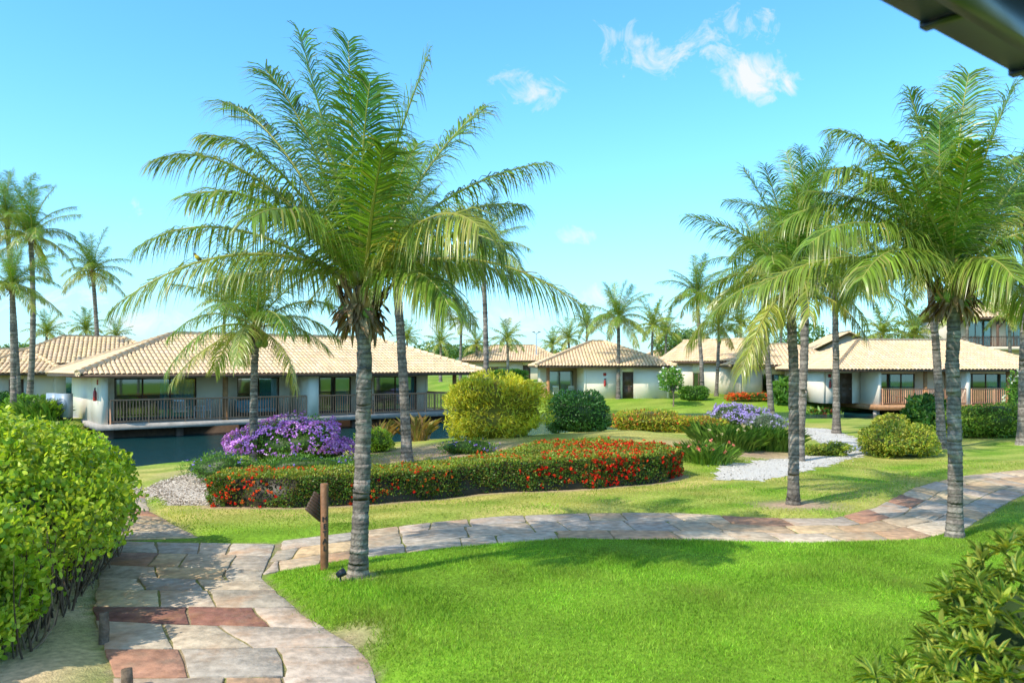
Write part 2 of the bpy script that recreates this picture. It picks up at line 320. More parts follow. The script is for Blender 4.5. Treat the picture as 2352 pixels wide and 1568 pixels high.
# ------------------------------------------------------------------ palms
def bez(a,b,c,s): s=np.asarray(s)[:,None]; return (1-s)**2*a+2*s*(1-s)*b+s*s*c
def frond(p0,p1,p2,npair,lmax,wid,hang=.5,roll=0.,yel=0.,wind=(0,0,0),rr=.022,vee=.3,sc=1.):
    g=Geo(); p0,p1,p2=[np.asarray(p,float) for p in(p0,p1,p2)]
    s=np.linspace(0,1,22); pts=bez(p0,p1,p2,s)
    gc=np.array([.105,.235,.022])*(1-yel)+np.array([.44,.40,.07])*yel
    rc=np.array([.42,.43,.10])*(1-.4*yel)+np.array([.46,.34,.10])*.4*yel
    g.tube(pts,rr*(1-.85*s)*sc+.002*sc,5,rc,cap=False)
    u=np.linspace(.10,.998,npair); u=np.repeat(u,2)+rng.normal(0,.0015,npair*2); sg=np.tile([1.,-1.],npair)
    keep=rng.random(len(u))>.05; u=u[keep]; sg=sg[keep]; n=len(u)
    B=bez(p0,p1,p2,u); uu=u[:,None]; T=nrm(2*(1-uu)*(p1-p0)+2*uu*(p2-p1))
    hz=p2-p0; hz=hz*np.array([1,1,0]); 
    if np.linalg.norm(hz)<.15: hz=np.array([1.,0.2,0])
    S0=nrm(np.cross(hz,np.array([0,0,1.])))
    S=nrm(S0[None,:]-T*(T@S0)[:,None]); N=np.cross(S,T)
    ra=roll*(.3+.7*u); S,N=S*np.cos(ra)[:,None]+N*np.sin(ra)[:,None],N*np.cos(ra)[:,None]-S*np.sin(ra)[:,None]
    prof=np.interp(u,[.10,.25,.45,.7,.9,1],[.55,.92,1.,.92,.70,.45])
    ln=lmax*prof*rng.uniform(.8,1.1,n)*sc
    ca=np.interp(u,[.1,.5,1],[.5,.75,1.25])
    clump=np.repeat(rng.normal(0,1,(npair//5+2,3)),10,0)
    d0=nrm(T*ca[:,None]+S*sg[:,None]+N*(vee*rng.uniform(.4,1.5,n))[:,None]+.06*rdir(n)+.07*clump[:n])
    gv=np.array([0,0,-1.])[None,:]*(hang*rng.uniform(.6,1.4,n))[:,None]+np.asarray(wind)[None,:]
    st=np.array([0,.32,.66,1.]); ws=np.array([.65,1.,.72,0])
    Q=[]; pos=B.copy(); Q.append(pos)
    for k in range(3):
        dl=st[k+1]-st[k]; d=nrm(d0+gv*((st[k]+st[k+1])*.5)**1.3*2.0); pos=pos+d*(ln*dl)[:,None]; Q.append(pos)
    W=nrm(np.cross(d0,N)); W=nrm(W+.35*rdir(n))
    V=[]
    for k in range(3):
        w=(wid*sc*ws[k]*.5*rng.uniform(.85,1.15,n))[:,None]; V+= [Q[k]+W*w,Q[k]-W*w]
    V.append(Q[3]); V=np.stack(V,1)
    base=np.array([0,1,3,2,2,3,5,4,4,5,6]); 
    L=(np.arange(n)[:,None]*7+base[None,:]).ravel(); Sx=(np.arange(n)[:,None]*11+np.array([0,4,8])[None,:]).ravel()
    c=gc[None,:]*(1+.28*rng.normal(size=(n,1)))
    old=(rng.random(n)<(.05+.3*yel))[:,None]; c=np.where(old,c*.5+.5*np.array([.50,.40,.13]),c)
    cv=np.repeat(c[:,None,:],7,1); cv[:,5:7]=cv[:,5:7]*.82+.18*np.array([.40,.38,.08]); cv[:,6]=cv[:,6]*.7+.3*np.array([.44,.36,.12])
    g.add(V.reshape(-1,3),L,Sx,cv.reshape(-1,3)); return g
def trunk(p0,p1,p2,r0,r1,nr,sides=14):
    g=Geo(); s=np.linspace(0,1,nr*3+1); s=np.sort(np.clip(s+rng.normal(0,.22/nr,len(s)),0,1)); pts=bez(np.asarray(p0,float),np.asarray(p1,float),np.asarray(p2,float),s)
    pts[:,:2]+=np.cumsum(rng.normal(0,.0024,(len(s),2)),0)*np.sin(s*math.pi)[:,None]
    r=r0+(r1-r0)*s**.8+r0*.6*np.exp(-s*20); ph=(np.arange(len(s))%3)/3.
    r=r*(1+.06*(1-ph)-.02)+rng.normal(0,.004,len(s))
    rc=np.repeat(rng.uniform(.65,1.25,nr+1),3)[:len(s)]; c=np.array([.265,.225,.185])[None,:]*(rc*np.where(ph<.1,.55,1.02))[:,None]
    g.tube(pts,r,sides,c); return g
def fibre(c,r,n,ln):
    th=rng.uniform(0,6.28,n); zz=rng.uniform(-.36,.3,n)*r*4
    P=np.stack([np.cos(th)*r*(1.05+.25*zz/r/2),np.sin(th)*r*(1.05+.25*zz/r/2),zz],1)+np.asarray(c)
    o=np.stack([np.cos(th),np.sin(th),np.zeros(n)],1); D=nrm(o*rng.uniform(.3,1.2,(n,1))+np.array([0,0,-.8])+.3*rdir(n)); 
    up=rng.random(n)<.4; D[up]=nrm(o[up]*.7+np.array([0,0,.9])+.25*rdir(up.sum()))
    g=cloud(P,D,o,ln*rng.uniform(.4,1.3,n),r*.55*rng.uniform(.3,1.3,n),pick([(.42,.28,.15),(.34,.21,.11),(.52,.38,.22),(.24,.15,.09)],n),STRAP)
    g.lathe([(r*.9,-.35*r*4),(r*1.25,-.1*r*4),(r*1.4,.1*r*4),(r*.9,.3*r*4),(.01,.4*r*4)],10,c,(.24,.16,.09)); return g
def nuts(root,O,k,r):
    for i in range(k):
        a=i*2.4+.6; g=Geo(); cc=np.array([.2,.32,.05]) if i%3 else np.array([.42,.34,.07])
        g.lathe([(.001,-1.2*r),(.55*r,-1.0*r),(.9*r,-.5*r),(1*r,0),(.85*r,.6*r),(.4*r,1.0*r),(.001,1.1*r)],10,(O[0]+math.cos(a)*r*2.1,O[1]+math.sin(a)*r*2.1,O[2]-.22-.09*(i%3)),cc)
        g.build('coconut',M['nut'],root,smooth=True)
def generic(e,bend,L=1.):
    a=np.array([0,0,0.]); d=lambda t:np.array([math.cos(R(t)),0,math.sin(R(t))])
    b=a+d(e)*L*.52; c=b+d(e-bend)*L*.55; return a,b,c
AG=[(82,20),(74,32),(64,46),(55,58),(46,68),(36,74),(24,74),(9,64),(-8,48)]
FR=[]
for i,(e,bd) in enumerate(AG):
    row=[]
    for v in range(2):
        a,b,c=generic(e+rng.uniform(-4,4),bd+rng.uniform(-8,8)); b[1]+=rng.uniform(-.06,.06); c[1]+=rng.uniform(-.16,.16)
        yel=[.07,.05,.04,.05,.08,.12,.18,.28,.48][i]*rng.uniform(.6,1.3)
        gg=frond(a,b,c,80,.28,.0084,hang=.55+.13*i,roll=rng.uniform(-.5,.5),yel=min(yel,.6),rr=.0085,vee=.35-.03*i)
        me_o=gg.build('frond',M['palm']); row.append(me_o.data); bpy.data.objects.remove(me_o)
    FR.append(row)
def frond_children(root,O,L,n,rot0=0.,kmax=8):
    for i in range(n):
        t=(i+.5)/n; k=min(kmax,int(t**.9*(kmax+1))); o=link('frond',FR[k][int(rng.integers(0,2))],None,root)
        o.location=Vector(O)+Vector((0,0,.12*(1-t))); az=rot0+i*2.39996+rng.uniform(-.2,.2); s=L*rng.uniform(.85,1.12)*(1-.15*(t<.12))
        o.rotation_euler=(rng.uniform(-.2,.2),rng.uniform(-.16,.16),az); o.scale=(s,s,s)
def palm(label,bx,by,O,L,n,r0=.13,r1=.09,bend=(0,0),nut=0,group='coconut palms of the garden and lawns',rings=45,fib=60):
    zb=gz(bx,by); root=thing('coconut_palm',label,'palm tree',(bx,by,zb),0,group); Ol=np.asarray(O)-np.array([bx,by,zb])
    mid=Ol*.5+np.array([bend[0],bend[1],0]); trunk((0,0,-.1),mid,Ol,r0,r1,rings,12).build('trunk',M['bark'],root,smooth=True)
    fibre(Ol-np.array([0,0,.12]),r1*1.1,fib,.3).build('leaf_sheath',M['fibre'],root)
    frond_children(root,Ol,L,n,rng.uniform(0,6.3)); 
    if nut: nuts(root,Ol,nut,.11)
    return root
def hero(label,bx,by,d,Opx,specs,r0,r1,bend,nut,lm,wd,npair=116,extra=0):
    zb=gz(bx,by); root=thing('coconut_palm',label,'palm tree',(bx,by,zb),0,'coconut palms of the garden and lawns'); off=np.array([bx,by,zb]); O=P3(Opx[0],Opx[1],d)-off
    trunk((0,0,-.1),O*.5+np.array([bend,0,0]),O,r0,r1,60,18).build('trunk',M['bark'],root,smooth=True)
    fibre(O-np.array([0,0,.32]),r1*1.3,260,.38).build('leaf_sheath',M['fibre'],root)
    for (cx,cy,cd,tx,ty,td,yel,hang,roll) in specs:
        c=P3(cx,cy,d+cd)-off; t=P3(tx,ty,d+td)-off
        az=rng.uniform(0,6.3); o0=O+np.array([math.cos(az)*.05,math.sin(az)*.05,rng.uniform(-.12,.12)])
        frond(o0,c,t,npair,lm,wd,hang*1.45+.2,roll,yel*.8,rr=.03,vee=.28).build('frond',M['palm'],root)
    if extra: frond_children(root,O,3.1,extra,.4,6)
    nuts(root,O,nut,.1); return root
SP1=[(521,500,-.3,262,705,-.5,.32,.95,.5),(520,440,.2,320,565,.4,.22,.8,.4),(560,300,0,365,365,-.3,.15,.6,.3),(640,260,.6,515,235,1.,.1,.45,.2),
(760,350,0,690,80,-.2,.05,.35,.6),(810,330,.5,800,95,.9,.05,.35,-.4),(890,360,-.2,985,125,-.3,.08,.4,-.5),(960,370,.4,1112,245,.8,.1,.5,-.3),
(1010,410,.2,1250,375,.6,.15,.6,-.3),(1085,520,-.3,1335,700,-.5,.3,.9,-.4),(990,420,-1.2,1100,520,-1.9,.6,.85,-.6),(620,390,-1.,440,450,-1.7,.15,.7,.3),
(700,420,-1.3,580,500,-2.1,.15,.7,.2),(850,470,-1.4,880,340,-2.1,.1,.5,0),(640,600,.8,470,650,1.5,.3,.9,.3),
(900,540,1.5,1010,600,2.4,.2,.7,-.2),(1000,540,1.,1180,640,1.6,.25,.8,-.3),(780,380,1.5,700,260,2.3,.08,.4,.2),(900,420,1.6,960,330,2.4,.08,.4,-.2),
(1030,470,-.8,1160,570,-1.2,.2,.7,-.3),(660,330,-.6,480,310,-1.,.12,.55,.3),(820,400,-.8,850,190,-1.2,.05,.35,.3),
(735,300,.3,610,160,.4,.05,.4,.4),(960,560,-.9,1030,700,-1.4,.3,.9,-.2),(720,450,.4,560,420,.7,.15,.7,.3),(1000,450,.9,1200,470,1.5,.15,.7,-.3)]
hero('tall foreground coconut palm beside the wooden sign post',-2.14,11.04,11.04,(830,655),SP1,.118,.095,.06,4,.92,.0225)
SPR=[(1950,520,-.3,1735,665,-.4,.3,.95,.5),(1960,390,.2,1800,510,.3,.2,.8,.4),(2000,330,-.2,1890,400,-.4,.12,.6,.3),(2060,330,.3,1925,300,.5,.1,.5,.3),
(2130,330,0,2090,215,-.2,.05,.4,.4),(2190,330,.5,2225,170,.8,.05,.35,-.3),(2250,350,-.3,2330,200,-.5,.08,.4,-.4),(2330,400,.2,2430,300,.5,.1,.5,-.3),
(2340,480,-.6,2450,560,-1.,.2,.7,-.4),(2320,540,.3,2460,700,.4,.3,.9,-.4),(2260,540,-1.1,2330,640,-1.8,.3,.9,-.2),(2060,500,-1.1,1980,640,-1.8,.25,.85,.3),
(2040,540,.8,1930,690,1.4,.3,.9,.3),(2100,400,-1.,2040,330,-1.7,.1,.5,.2),(2200,420,-1.1,2240,330,-1.9,.1,.5,0),(2200,420,1.2,2150,300,2.,.05,.4,.1),
(2270,440,1.1,2330,360,1.9,.1,.5,-.2),(2080,450,1.2,1990,420,2.1,.15,.6,.2),(2050,440,.2,1850,440,.2,.2,.75,.3),
(2300,590,.8,2380,740,1.4,.3,.9,-.2),(2150,430,-.4,2160,260,-.6,.05,.4,.2),(2010,430,-.8,1860,560,-1.3,.2,.8,.3),(2290,420,.6,2400,420,1.,.12,.6,-.3)]
hero('large coconut palm with straight grey trunk at the right end of the stone path',7.67,13.8,13.8,(2190,640),SPR,.12,.1,.03,6,1.02,.026)
def ppx(label,bpx,d,Opx,L,n,**k):
    by=d; bx=wx(bpx,d); return palm(label,bx,by,P3(Opx[0],Opx[1],d+rng.uniform(-.3,.3)),L,n,**k)
ppx('short coconut palm standing behind the purple bush in front of the bungalow railing',583,22,(588,755),2.85,23,r0=.12,r1=.09,nut=6)
ppx('slim leaning coconut palm rising out of the red flower hedge',935,23,(905,590),3.3,22,r0=.15,r1=.115,bend=(.1,0))
ppx('tall coconut palm behind the yellow bush and right end of the bungalow',1115,45,(1108,585),3.6,22,r0=.17,r1=.12,bend=(.2,0))
ppx('coconut palm on the lawn in front of the small square house',1420,60,(1420,735),3.2,24,r0=.16,r1=.12)
ppx('coconut palm growing from the round dirt patch beside the path',1822,17.04,(1815,665),2.7,24,r0=.118,r1=.095,bend=(.04,0))
ppx('coconut palm behind the white gravel patch, just past the dirt patch palm',1834,24.7,(1850,560),3.3,24,r0=.14,r1=.11,bend=(.1,0))
ppx('coconut palm with curved trunk beside the lavender bush and canal',1773,44,(1755,630),3.9,24,r0=.17,r1=.13,bend=(-.1,0))
ppx('coconut palm with straight trunk in front of the balcony bungalow canal',1921,35,(1915,640),3.2,22,r0=.16,r1=.12,bend=(.1,0))
ppx('coconut palm leaning left behind the largest right hand trunk',2163,28.6,(2130,600),3.1,22,r0=.15,r1=.115,bend=(.15,0))
ppx('coconut palm at the very right edge of the view',2349,30,(2360,500),3.5,26,r0=.18,r1=.14)
ppx('wind blown coconut palm beside the white gable house',1614,60,(1600,680),3.2,22,r0=.17,r1=.12,bend=(.15,0))
ppx('shorter coconut palm right next to the white gable house wall',1645,64,(1652,755),2.7,20,r0=.15,r1=.12)
ppx('tallest coconut palm of the left hand group, curved trunk',65,50,(70,545),3.4,24,r0=.2,r1=.13,bend=(.4,0))
ppx('tall coconut palm cut by the left edge of the view',44,52,(15,500),3.4,24,r0=.18,r1=.13,bend=(.2,0))
ppx('lower yellow green coconut palm at the far left above the hedge',30,45,(28,660),2.7,24,r0=.17,r1=.13,bend=(.1,0))
ppx('lone coconut palm against the sky behind the bungalow roof on the left',229,60,(213,625),3.1,22,r0=.18,r1=.13,bend=(.15,0))
CR=[]
for v in range(4):
    g=Geo()
    for i in range(22):
        t=(i+.5)/22; k=min(8,int(t*9)); e,bd=AG[k]; a,b,c=generic(e+rng.uniform(-8,8),bd+rng.uniform(-10,10)); az=i*2.39996+v
        m=np.array(Matrix.Rotation(az,3,'Z')); gg=frond(m@a,m@b,m@c,24,.27,.024,hang=.7+.1*k,roll=rng.uniform(-.4,.4),yel=.12+.34*t*rng.uniform(.4,1.4),rr=.012); g.merge(gg)
    o=g.build('crown',M['palm']); CR.append(o.data); bpy.data.objects.remove(o)
FARP=[('small distant palm behind the leftmost tiled roof',108,(108,765),75,2.3),('small yellowish distant palm left of the long bungalow roof',198,(198,757),78,2.2),('low distant palm just showing over the far left ridge',268,(268,772),85,2.0),
('thin tall distant palm behind the bungalow right hand hip',1058,(1060,742),80,2.3),('stocky distant palm left of the thin tall one',1012,(1012,790),85,2.3),('distant palm in front of the far tan roof house',1165,(1165,782),84,2.4),
('distant palm between the far tan roof and the tall palm trunk',1098,(1095,792),95,2.2),('distant palm above the bungalow roof right of the slim leaning trunk',935,(935,778),90,2.2),('distant palm left of the square house roof tip',1306,(1306,778),95,2.5),
('distant palm behind the square house roof',1498,(1500,750),85,3.2),('second distant palm behind the square house, lower and darker',1528,(1530,765),92,2.8),('distant palm behind the lamp post base',1268,(1268,792),105,2.3),
('distant palm over the balcony bungalow roof, left one',2028,(2028,768),78,3.2),('distant palm over the balcony bungalow roof, right one',2102,(2100,768),80,3.0),('distant palm beside the white gable house ridge',1700,(1700,745),82,2.8),
('distant palm peeking over the roof near the bungalow left hip',500,(520,700),62,3.0),('distant palm behind the thin lamp post, tallest of its cluster',1345,(1348,745),100,2.6),
('palm in front of the two storey lodge, left of its balcony middle',2215,(2222,705),72,3.4),('palm in front of the two storey lodge at its right end',2325,(2318,725),74,3.2),('palm behind the low bungalow, right of the white gable house',1790,(1795,745),80,3.0)]
for i,(lb,bp,Op,d,L) in enumerate(FARP):
    bx=wx(bp,d); zb=gz(bx,d); root=thing('distant_palm',lb,'palm tree',(bx,d,zb),0,'small palms on the skyline'); O=P3(Op[0],Op[1],d)-np.array([bx,d,zb])
    trunk((0,0,-.1),O*.5+np.array([.15*(i%3-1),0,0]),O,.17,.12,14,8).build('trunk',M['bark'],root,smooth=True)
    c=link('crown',CR[i%4],None,root); c.location=O; c.rotation_euler=(0,0,i*1.3); c.scale=(L,L,L)
# ------------------------------------------------------------------ shrubs and hedges
def sqz(u,p): 
    if p==1: return u
    return np.sign(u)*np.abs(u)**p
def ell(x,y,zb,rx,ry,h,n,lump,seed,depth=.1,low=-.75,sq=1.):
    u=rdir(int(n*1.6)); u=u[u[:,2]>low][:n]; r=1+lump*snoise(u,3.2,seed)+lump*.5*snoise(u,8,seed+1)
    t=1-np.abs(rng.normal(0,depth,len(u))); c=np.array([x,y,zb+h*.44]); s=np.array([rx,ry,h*.56])
    P=c+sqz(u,sq)*(r*t)[:,None]*s*(1 if sq==1 else .93); P[:,2]=np.maximum(P[:,2],zb+.02); return P,nrm(u/s)
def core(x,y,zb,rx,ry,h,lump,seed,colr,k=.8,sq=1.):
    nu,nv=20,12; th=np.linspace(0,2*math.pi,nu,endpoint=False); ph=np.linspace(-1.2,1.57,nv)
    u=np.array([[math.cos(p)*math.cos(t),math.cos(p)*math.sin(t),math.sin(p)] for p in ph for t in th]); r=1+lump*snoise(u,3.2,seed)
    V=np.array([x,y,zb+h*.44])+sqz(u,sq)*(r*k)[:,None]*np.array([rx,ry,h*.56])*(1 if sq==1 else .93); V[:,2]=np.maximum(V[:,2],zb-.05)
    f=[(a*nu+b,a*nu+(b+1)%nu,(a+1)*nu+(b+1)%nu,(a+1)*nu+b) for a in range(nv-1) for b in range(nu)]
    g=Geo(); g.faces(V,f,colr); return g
def leafgeo(P,N,leaf,wid,cols,shape,spread=.8,up=.35):
    n=len(P); D=nrm(N*.7+spread*rdir(n)+np.array([0,0,up])); NN=nrm(N+.7*rdir(n)); s=leaf*rng.uniform(.65,1.25,n)
    c=pick(cols,n); c*=(1+.14*snoise(P,4.5/max(leaf*6,.4),41))[:,None]
    return cloud(P-D*s[:,None]*.4,D,NN,s,wid*rng.uniform(.8,1.2,n),c,shape)
GREEN=[(.11,.25,.03),(.14,.31,.04),(.07,.18,.02),(.19,.36,.05)]
LIME=[(.32,.47,.03),(.41,.54,.045),(.22,.36,.025),(.48,.57,.06)]
YELG=[(.66,.60,.05),(.58,.57,.05),(.72,.65,.08),(.38,.46,.04),(.5,.52,.05)]
DARKG=[(.035,.125,.025),(.05,.16,.035),(.025,.09,.02),(.08,.22,.04)]
SEED=[50]
def bush(name,label,x,y,rx,ry,h,n,leaf,wid,cols,shape=RHOMB,cat='shrub',flowers=None,lump=.13,group=None,spread=.8,up=.35,corec=None,zb=None,depth=.12,sq=1.):
    SEED[0]+=7; sd=SEED[0]; zb=gz(x,y)-.02 if zb is None else zb; root=thing(name,label,cat,(x,y,zb),0,group); off=(x,y,zb)
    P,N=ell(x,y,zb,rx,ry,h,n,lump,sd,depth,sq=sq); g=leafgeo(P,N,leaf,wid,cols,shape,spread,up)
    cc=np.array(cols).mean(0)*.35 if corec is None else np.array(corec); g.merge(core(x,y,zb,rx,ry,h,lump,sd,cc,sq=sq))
    if flowers:
        nf,fs,fc,mode=flowers; P,N=ell(x,y,zb,rx*1.03,ry*1.03,h*1.04,nf*2,lump,sd,.03,-.3,sq=sq)
        cl=snoise(P,2.2,sd+3)+rng.normal(0,.5,len(P)); k=np.argsort(-cl)[:nf]; P=P[k]; N=N[k]
        m=np.repeat(P,4,0)+rng.normal(0,fs*.55,(len(P)*4,3)); NN=nrm(np.repeat(N,4,0)+.8*rdir(len(m))); D=nrm(np.cross(NN,rdir(len(m))))
        fg=cloud(m,D,NN,fs*rng.uniform(.6,1.2,len(m)),np.full(len(m),fs),pick(fc,len(m)),PET)
        if nf<100: g.merge(fg)
        else: fg.build('flowers',M['petal'],root,off)
    g.build('foliage',M['leaf'],root,off)
    return root
# big foreground hedge on the left
root=thing('clipped_hedge','big bright green rounded leaf hedge beside the path at left','hedge',(-7.2,9.6,0)); off=(-7.2,9.6,0)
g=Geo()
for k,(x,y,rx,ry,h,n) in enumerate([(-7.7,9.6,2.55,3.0,2.4,36000),(-7.35,12.0,1.45,1.6,2.0,18000),(-6.55,7.9,1.7,1.5,1.75,16000),(-9.5,13.5,2.5,1.6,2.15,6000),(-5.85,7.8,.95,1.1,1.75,13000)]):
    P,N=ell(x,y,.0,rx,ry,h,n,.13,500+k,.12,-.8)
    if k<4:
        wood=(P[:,2]<1.0+.4*snoise(P,2.5,66))&(P[:,0]>-6.6-.28*(P[:,1]-9))&(P[:,1]>8.3); P=P[~wood|(rng.random(len(P))<.18)]
    else: P=P[(P[:,2]>.4)|(rng.random(len(P))<.4)]
    N=nrm(P-np.array([x,y,.9*h/2])); 
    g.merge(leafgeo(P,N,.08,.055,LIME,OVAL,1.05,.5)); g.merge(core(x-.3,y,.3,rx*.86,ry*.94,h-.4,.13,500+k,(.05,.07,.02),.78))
# young shoots standing out of the top
for i in range(420):
    j=int(rng.integers(0,len(P))) 
    a=rng.uniform(0,6.28); rr_=np.sqrt(rng.random()); x=-7.6+math.cos(a)*rr_*2.2; y=9.9+math.sin(a)*rr_*2.6; zt=1.06+1.34*math.sqrt(max(0,1-rr_**2*.98))+rng.uniform(-.05,.08)
    p=np.array([[x,y,zt]])+np.array([0,0,1.])*np.linspace(0,.16,6)[:,None]+rng.normal(0,.012,(6,3)); D=nrm(rdir(6)*np.array([1,1,.4])+np.array([0,0,.5])); g.merge(cloud(p,D,nrm(np.array([0,0,1.])+.6*rdir(6)),np.full(6,.075),np.full(6,.05),pick(LIME[1:],6),OVAL))
g.build('foliage',M['leaf'],root,off)
g=Geo()
for i in range(460):
    y0=rng.uniform(7.9,12.8); e=-5.3-.30*(y0-9.6); a=np.array([e-rng.uniform(.0,1.2),y0,-.02]); 
    b=a+np.array([rng.uniform(-.5,.3),rng.uniform(-.6,.6),rng.uniform(.6,1.3)]); c=(a+b)/2+rng.normal(0,.18,3)
    g.tube(bez(a,c,b,np.linspace(0,1,6)),np.array([.014,.013,.011,.008,.005,.003])*rng.uniform(.5,1.2),5,pick([(.16,.11,.07),(.24,.17,.11),(.09,.065,.045)],1)[0])
g.build('twigs',M['fibre'],root,off)
def prism_hedge(name,label,poly,h,n,leaf,wid,cols,topcols,flowers,cat='hedge',hn=.03):
    p=np.array(poly); c=p.mean(0); zb=gz(*c); root=thing(name,label,cat,(c[0],c[1],zb)); off=(c[0],c[1],zb)
    hh=lambda x: h-.07*sstep(.4,-2.2,x)
    def sample(m):
        x=rng.uniform(p[:,0].min(),p[:,0].max(),m*3); y=rng.uniform(p[:,1].min(),p[:,1].max(),m*3); s=sdist(poly,x,y); k=s>0; x=x[k][:m];y=y[k][:m];s=s[k][:m]
        rnd=.06*np.exp(-s/.06); zz=hh(x)-rnd+hn*snoise(np.stack([x,y],1),5,77)+rng.normal(0,.025,len(x)); 
        T=np.stack([x,y,gzv(x,y)+zz],1); TN=np.tile([0,0,1.],(len(x),1))
        q=np.roll(p,-1,0); e=q-p; l=np.linalg.norm(e,axis=1); ms=int(m*1.1); ei=rng.choice(len(p),ms,p=l/l.sum()); t=rng.random((ms,1)); b=p[ei]+e[ei]*t
        nn=np.stack([e[ei][:,1],-e[ei][:,0]],1)/l[ei][:,None]; hb=hh(b[:,0]); zz=rng.random(ms)**.8*(hb-.03)
        bul=.05*snoise(np.concatenate([b,zz[:,None]],1),5,78)+rng.normal(0,.03,ms)-.05*np.exp(-(hb-zz)/.06)-.05*(zz<.15)
        b2=b+nn*bul[:,None]; Sd=np.stack([b2[:,0],b2[:,1],gzv(b2[:,0],b2[:,1])+zz],1); SN=np.concatenate([nn,np.full((ms,1),.2)],1)
        return T,TN,Sd,nrm(SN)
    T,TN,Sd,SN=sample(n); g=leafgeo(T,TN,leaf,wid,topcols,RHOMB,.8,.3)
    thin=(Sd[:,0]<-.2)&(snoise(Sd,1.6,55)>.3)&(rng.random(len(Sd))<.8); Sd=Sd[~thin]; SN=SN[~thin]; g.merge(leafgeo(Sd,SN,leaf,wid,cols,RHOMB,.8,.3))
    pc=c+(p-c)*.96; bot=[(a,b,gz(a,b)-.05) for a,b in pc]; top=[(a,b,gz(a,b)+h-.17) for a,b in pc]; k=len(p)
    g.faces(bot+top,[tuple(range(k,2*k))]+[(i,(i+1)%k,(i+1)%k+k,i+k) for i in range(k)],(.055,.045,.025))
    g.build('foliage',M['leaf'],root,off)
    nf,fs,fr,fo=flowers; T,TN,Sd,SN=sample(nf); P=np.concatenate([T,Sd]); N=np.concatenate([TN,SN]); P=P+N*.03; cl=snoise(P,1.7,91)+rng.normal(0,.55,len(P))+.85*np.tanh((P[:,0]-.3)/1.5)+.4*np.exp(-((P[:,0]+5.6)/1.2)**2)-.08; P,N=P[cl>.05],N[cl>.05]
    fs_=fs*np.where(P[:,0]<-.3,.75,1.05); left=(rng.random(len(P))<np.where(P[:,0]<0,.6,.15))[:,None]; fcol=np.where(left,pick(fo,len(P),.1),pick(fr,len(P),.1))
    m=np.repeat(P,8,0)+rng.normal(0,1,(len(P)*8,3))*np.repeat(fs_,8)[:,None]*.55; NN=nrm(np.repeat(N,8,0)+.8*rdir(len(m))); D=nrm(np.cross(NN,rdir(len(m))))
    cloud(m,D,NN,np.repeat(fs_,8)*rng.uniform(.6,1.2,len(m)),np.repeat(fs_,8)*.9,np.clip(np.repeat(fcol,8,0)*(1+.1*rng.normal(size=(len(m),1))),0,1),PET).build('flowers',M['petal'],root,off); return root
prism_hedge('flower_hedge','long low clipped hedge covered in red flowers across the middle lawn',REDH,.74,32000,.062,.034,[(.10,.21,.03),(.15,.26,.035),(.06,.14,.02),(.2,.22,.03),(.16,.11,.03)],[(.22,.33,.04),(.3,.38,.05),(.15,.27,.03),(.38,.36,.05),(.28,.24,.04)],(1450,.036,[(.64,.018,.010),(.56,.010,.008),(.70,.045,.012)],[(.76,.10,.02),(.78,.17,.03),(.70,.05,.012)]))
PURP=[(.50,.20,.66),(.62,.30,.78),(.42,.14,.58),(.72,.42,.82)]
bush('flowering_bush','purple flowered bush between the canal and the red hedge',wx(672,22.5),22.5,1.55,1.0,1.3,7500,.075,.03,GREEN,flowers=(1900,.042,PURP,0),lump=.24,depth=.16)
bush('green_shrub','low green shrub with blue blooms left of the purple bush',wx(520,20.3),20.3,.9,.7,.72,3000,.08,.02,GREEN,flowers=(40,.03,[(.25,.18,.7)],0),lump=.26)
bush('green_shrub','low green shrub under the purple bush beside the red hedge',wx(720,19.9),20.0,1.5,.55,.7,3500,.08,.025,GREEN,flowers=(50,.03,[(.28,.2,.7)],0),lump=.26)
bush('yellow_bush','large yellow leaved bush in the middle of the garden',wx(1140,28),28,1.8,1.5,2.25,12000,.17,.035,YELG,STRAP,lump=.18,up=.5,sq=.62)
bush('dark_bush','dark green rounded bush beside the large yellow bush',wx(1330,31),31,1.35,1.2,1.65,6500,.11,.05,DARKG,lump=.12,sq=.75)
bush('bright_shrub','small light green shrub beside the slim leaning palm trunk',wx(860,25.5),25.5,.65,.5,.8,1500,.1,.04,LIME,lump=.2)
bush('green_shrub','thin green shrub with violet blooms in front of the large yellow bush',wx(1070,24.4),24.4,.9,.4,.42,1100,.09,.018,GREEN,flowers=(45,.03,[(.3,.2,.7)],0),lump=.25)
bush('croton_hedge','yellow green croton hedge on the knoll right of the dark bush',wx(1490,35.5),35.5,2.0,.9,.95,5000,.13,.05,[(.60,.54,.06),(.34,.43,.04),(.18,.28,.03),(.55,.30,.06)],lump=.16,flowers=(30,.05,[(.65,.08,.03)],0),sq=.75)
bush('croton_hedge','yellow croton with reddish leaves right next to the lavender bush',wx(1620,36),36.3,1.0,.8,.75,2500,.13,.05,[(.60,.54,.06),(.34,.43,.04),(.18,.28,.03),(.55,.2,.06)],lump=.2)
bush('lavender_bush','lavender flowered bush on the knoll near the canal',wx(1690,38.5),38.5,1.7,1.0,1.15,4000,.1,.035,[(.16,.26,.08),(.23,.33,.14)],flowers=(650,.055,[(.40,.30,.70),(.50,.40,.76)],0),lump=.22)
bush('lavender_bush','smaller grey lavender bush right of the lavender one',wx(1765,36.5),36.5,.9,.7,.8,1800,.09,.03,[(.2,.29,.16),(.27,.35,.22)],flowers=(250,.05,[(.42,.35,.7),(.5,.43,.76)],0),lump=.22)
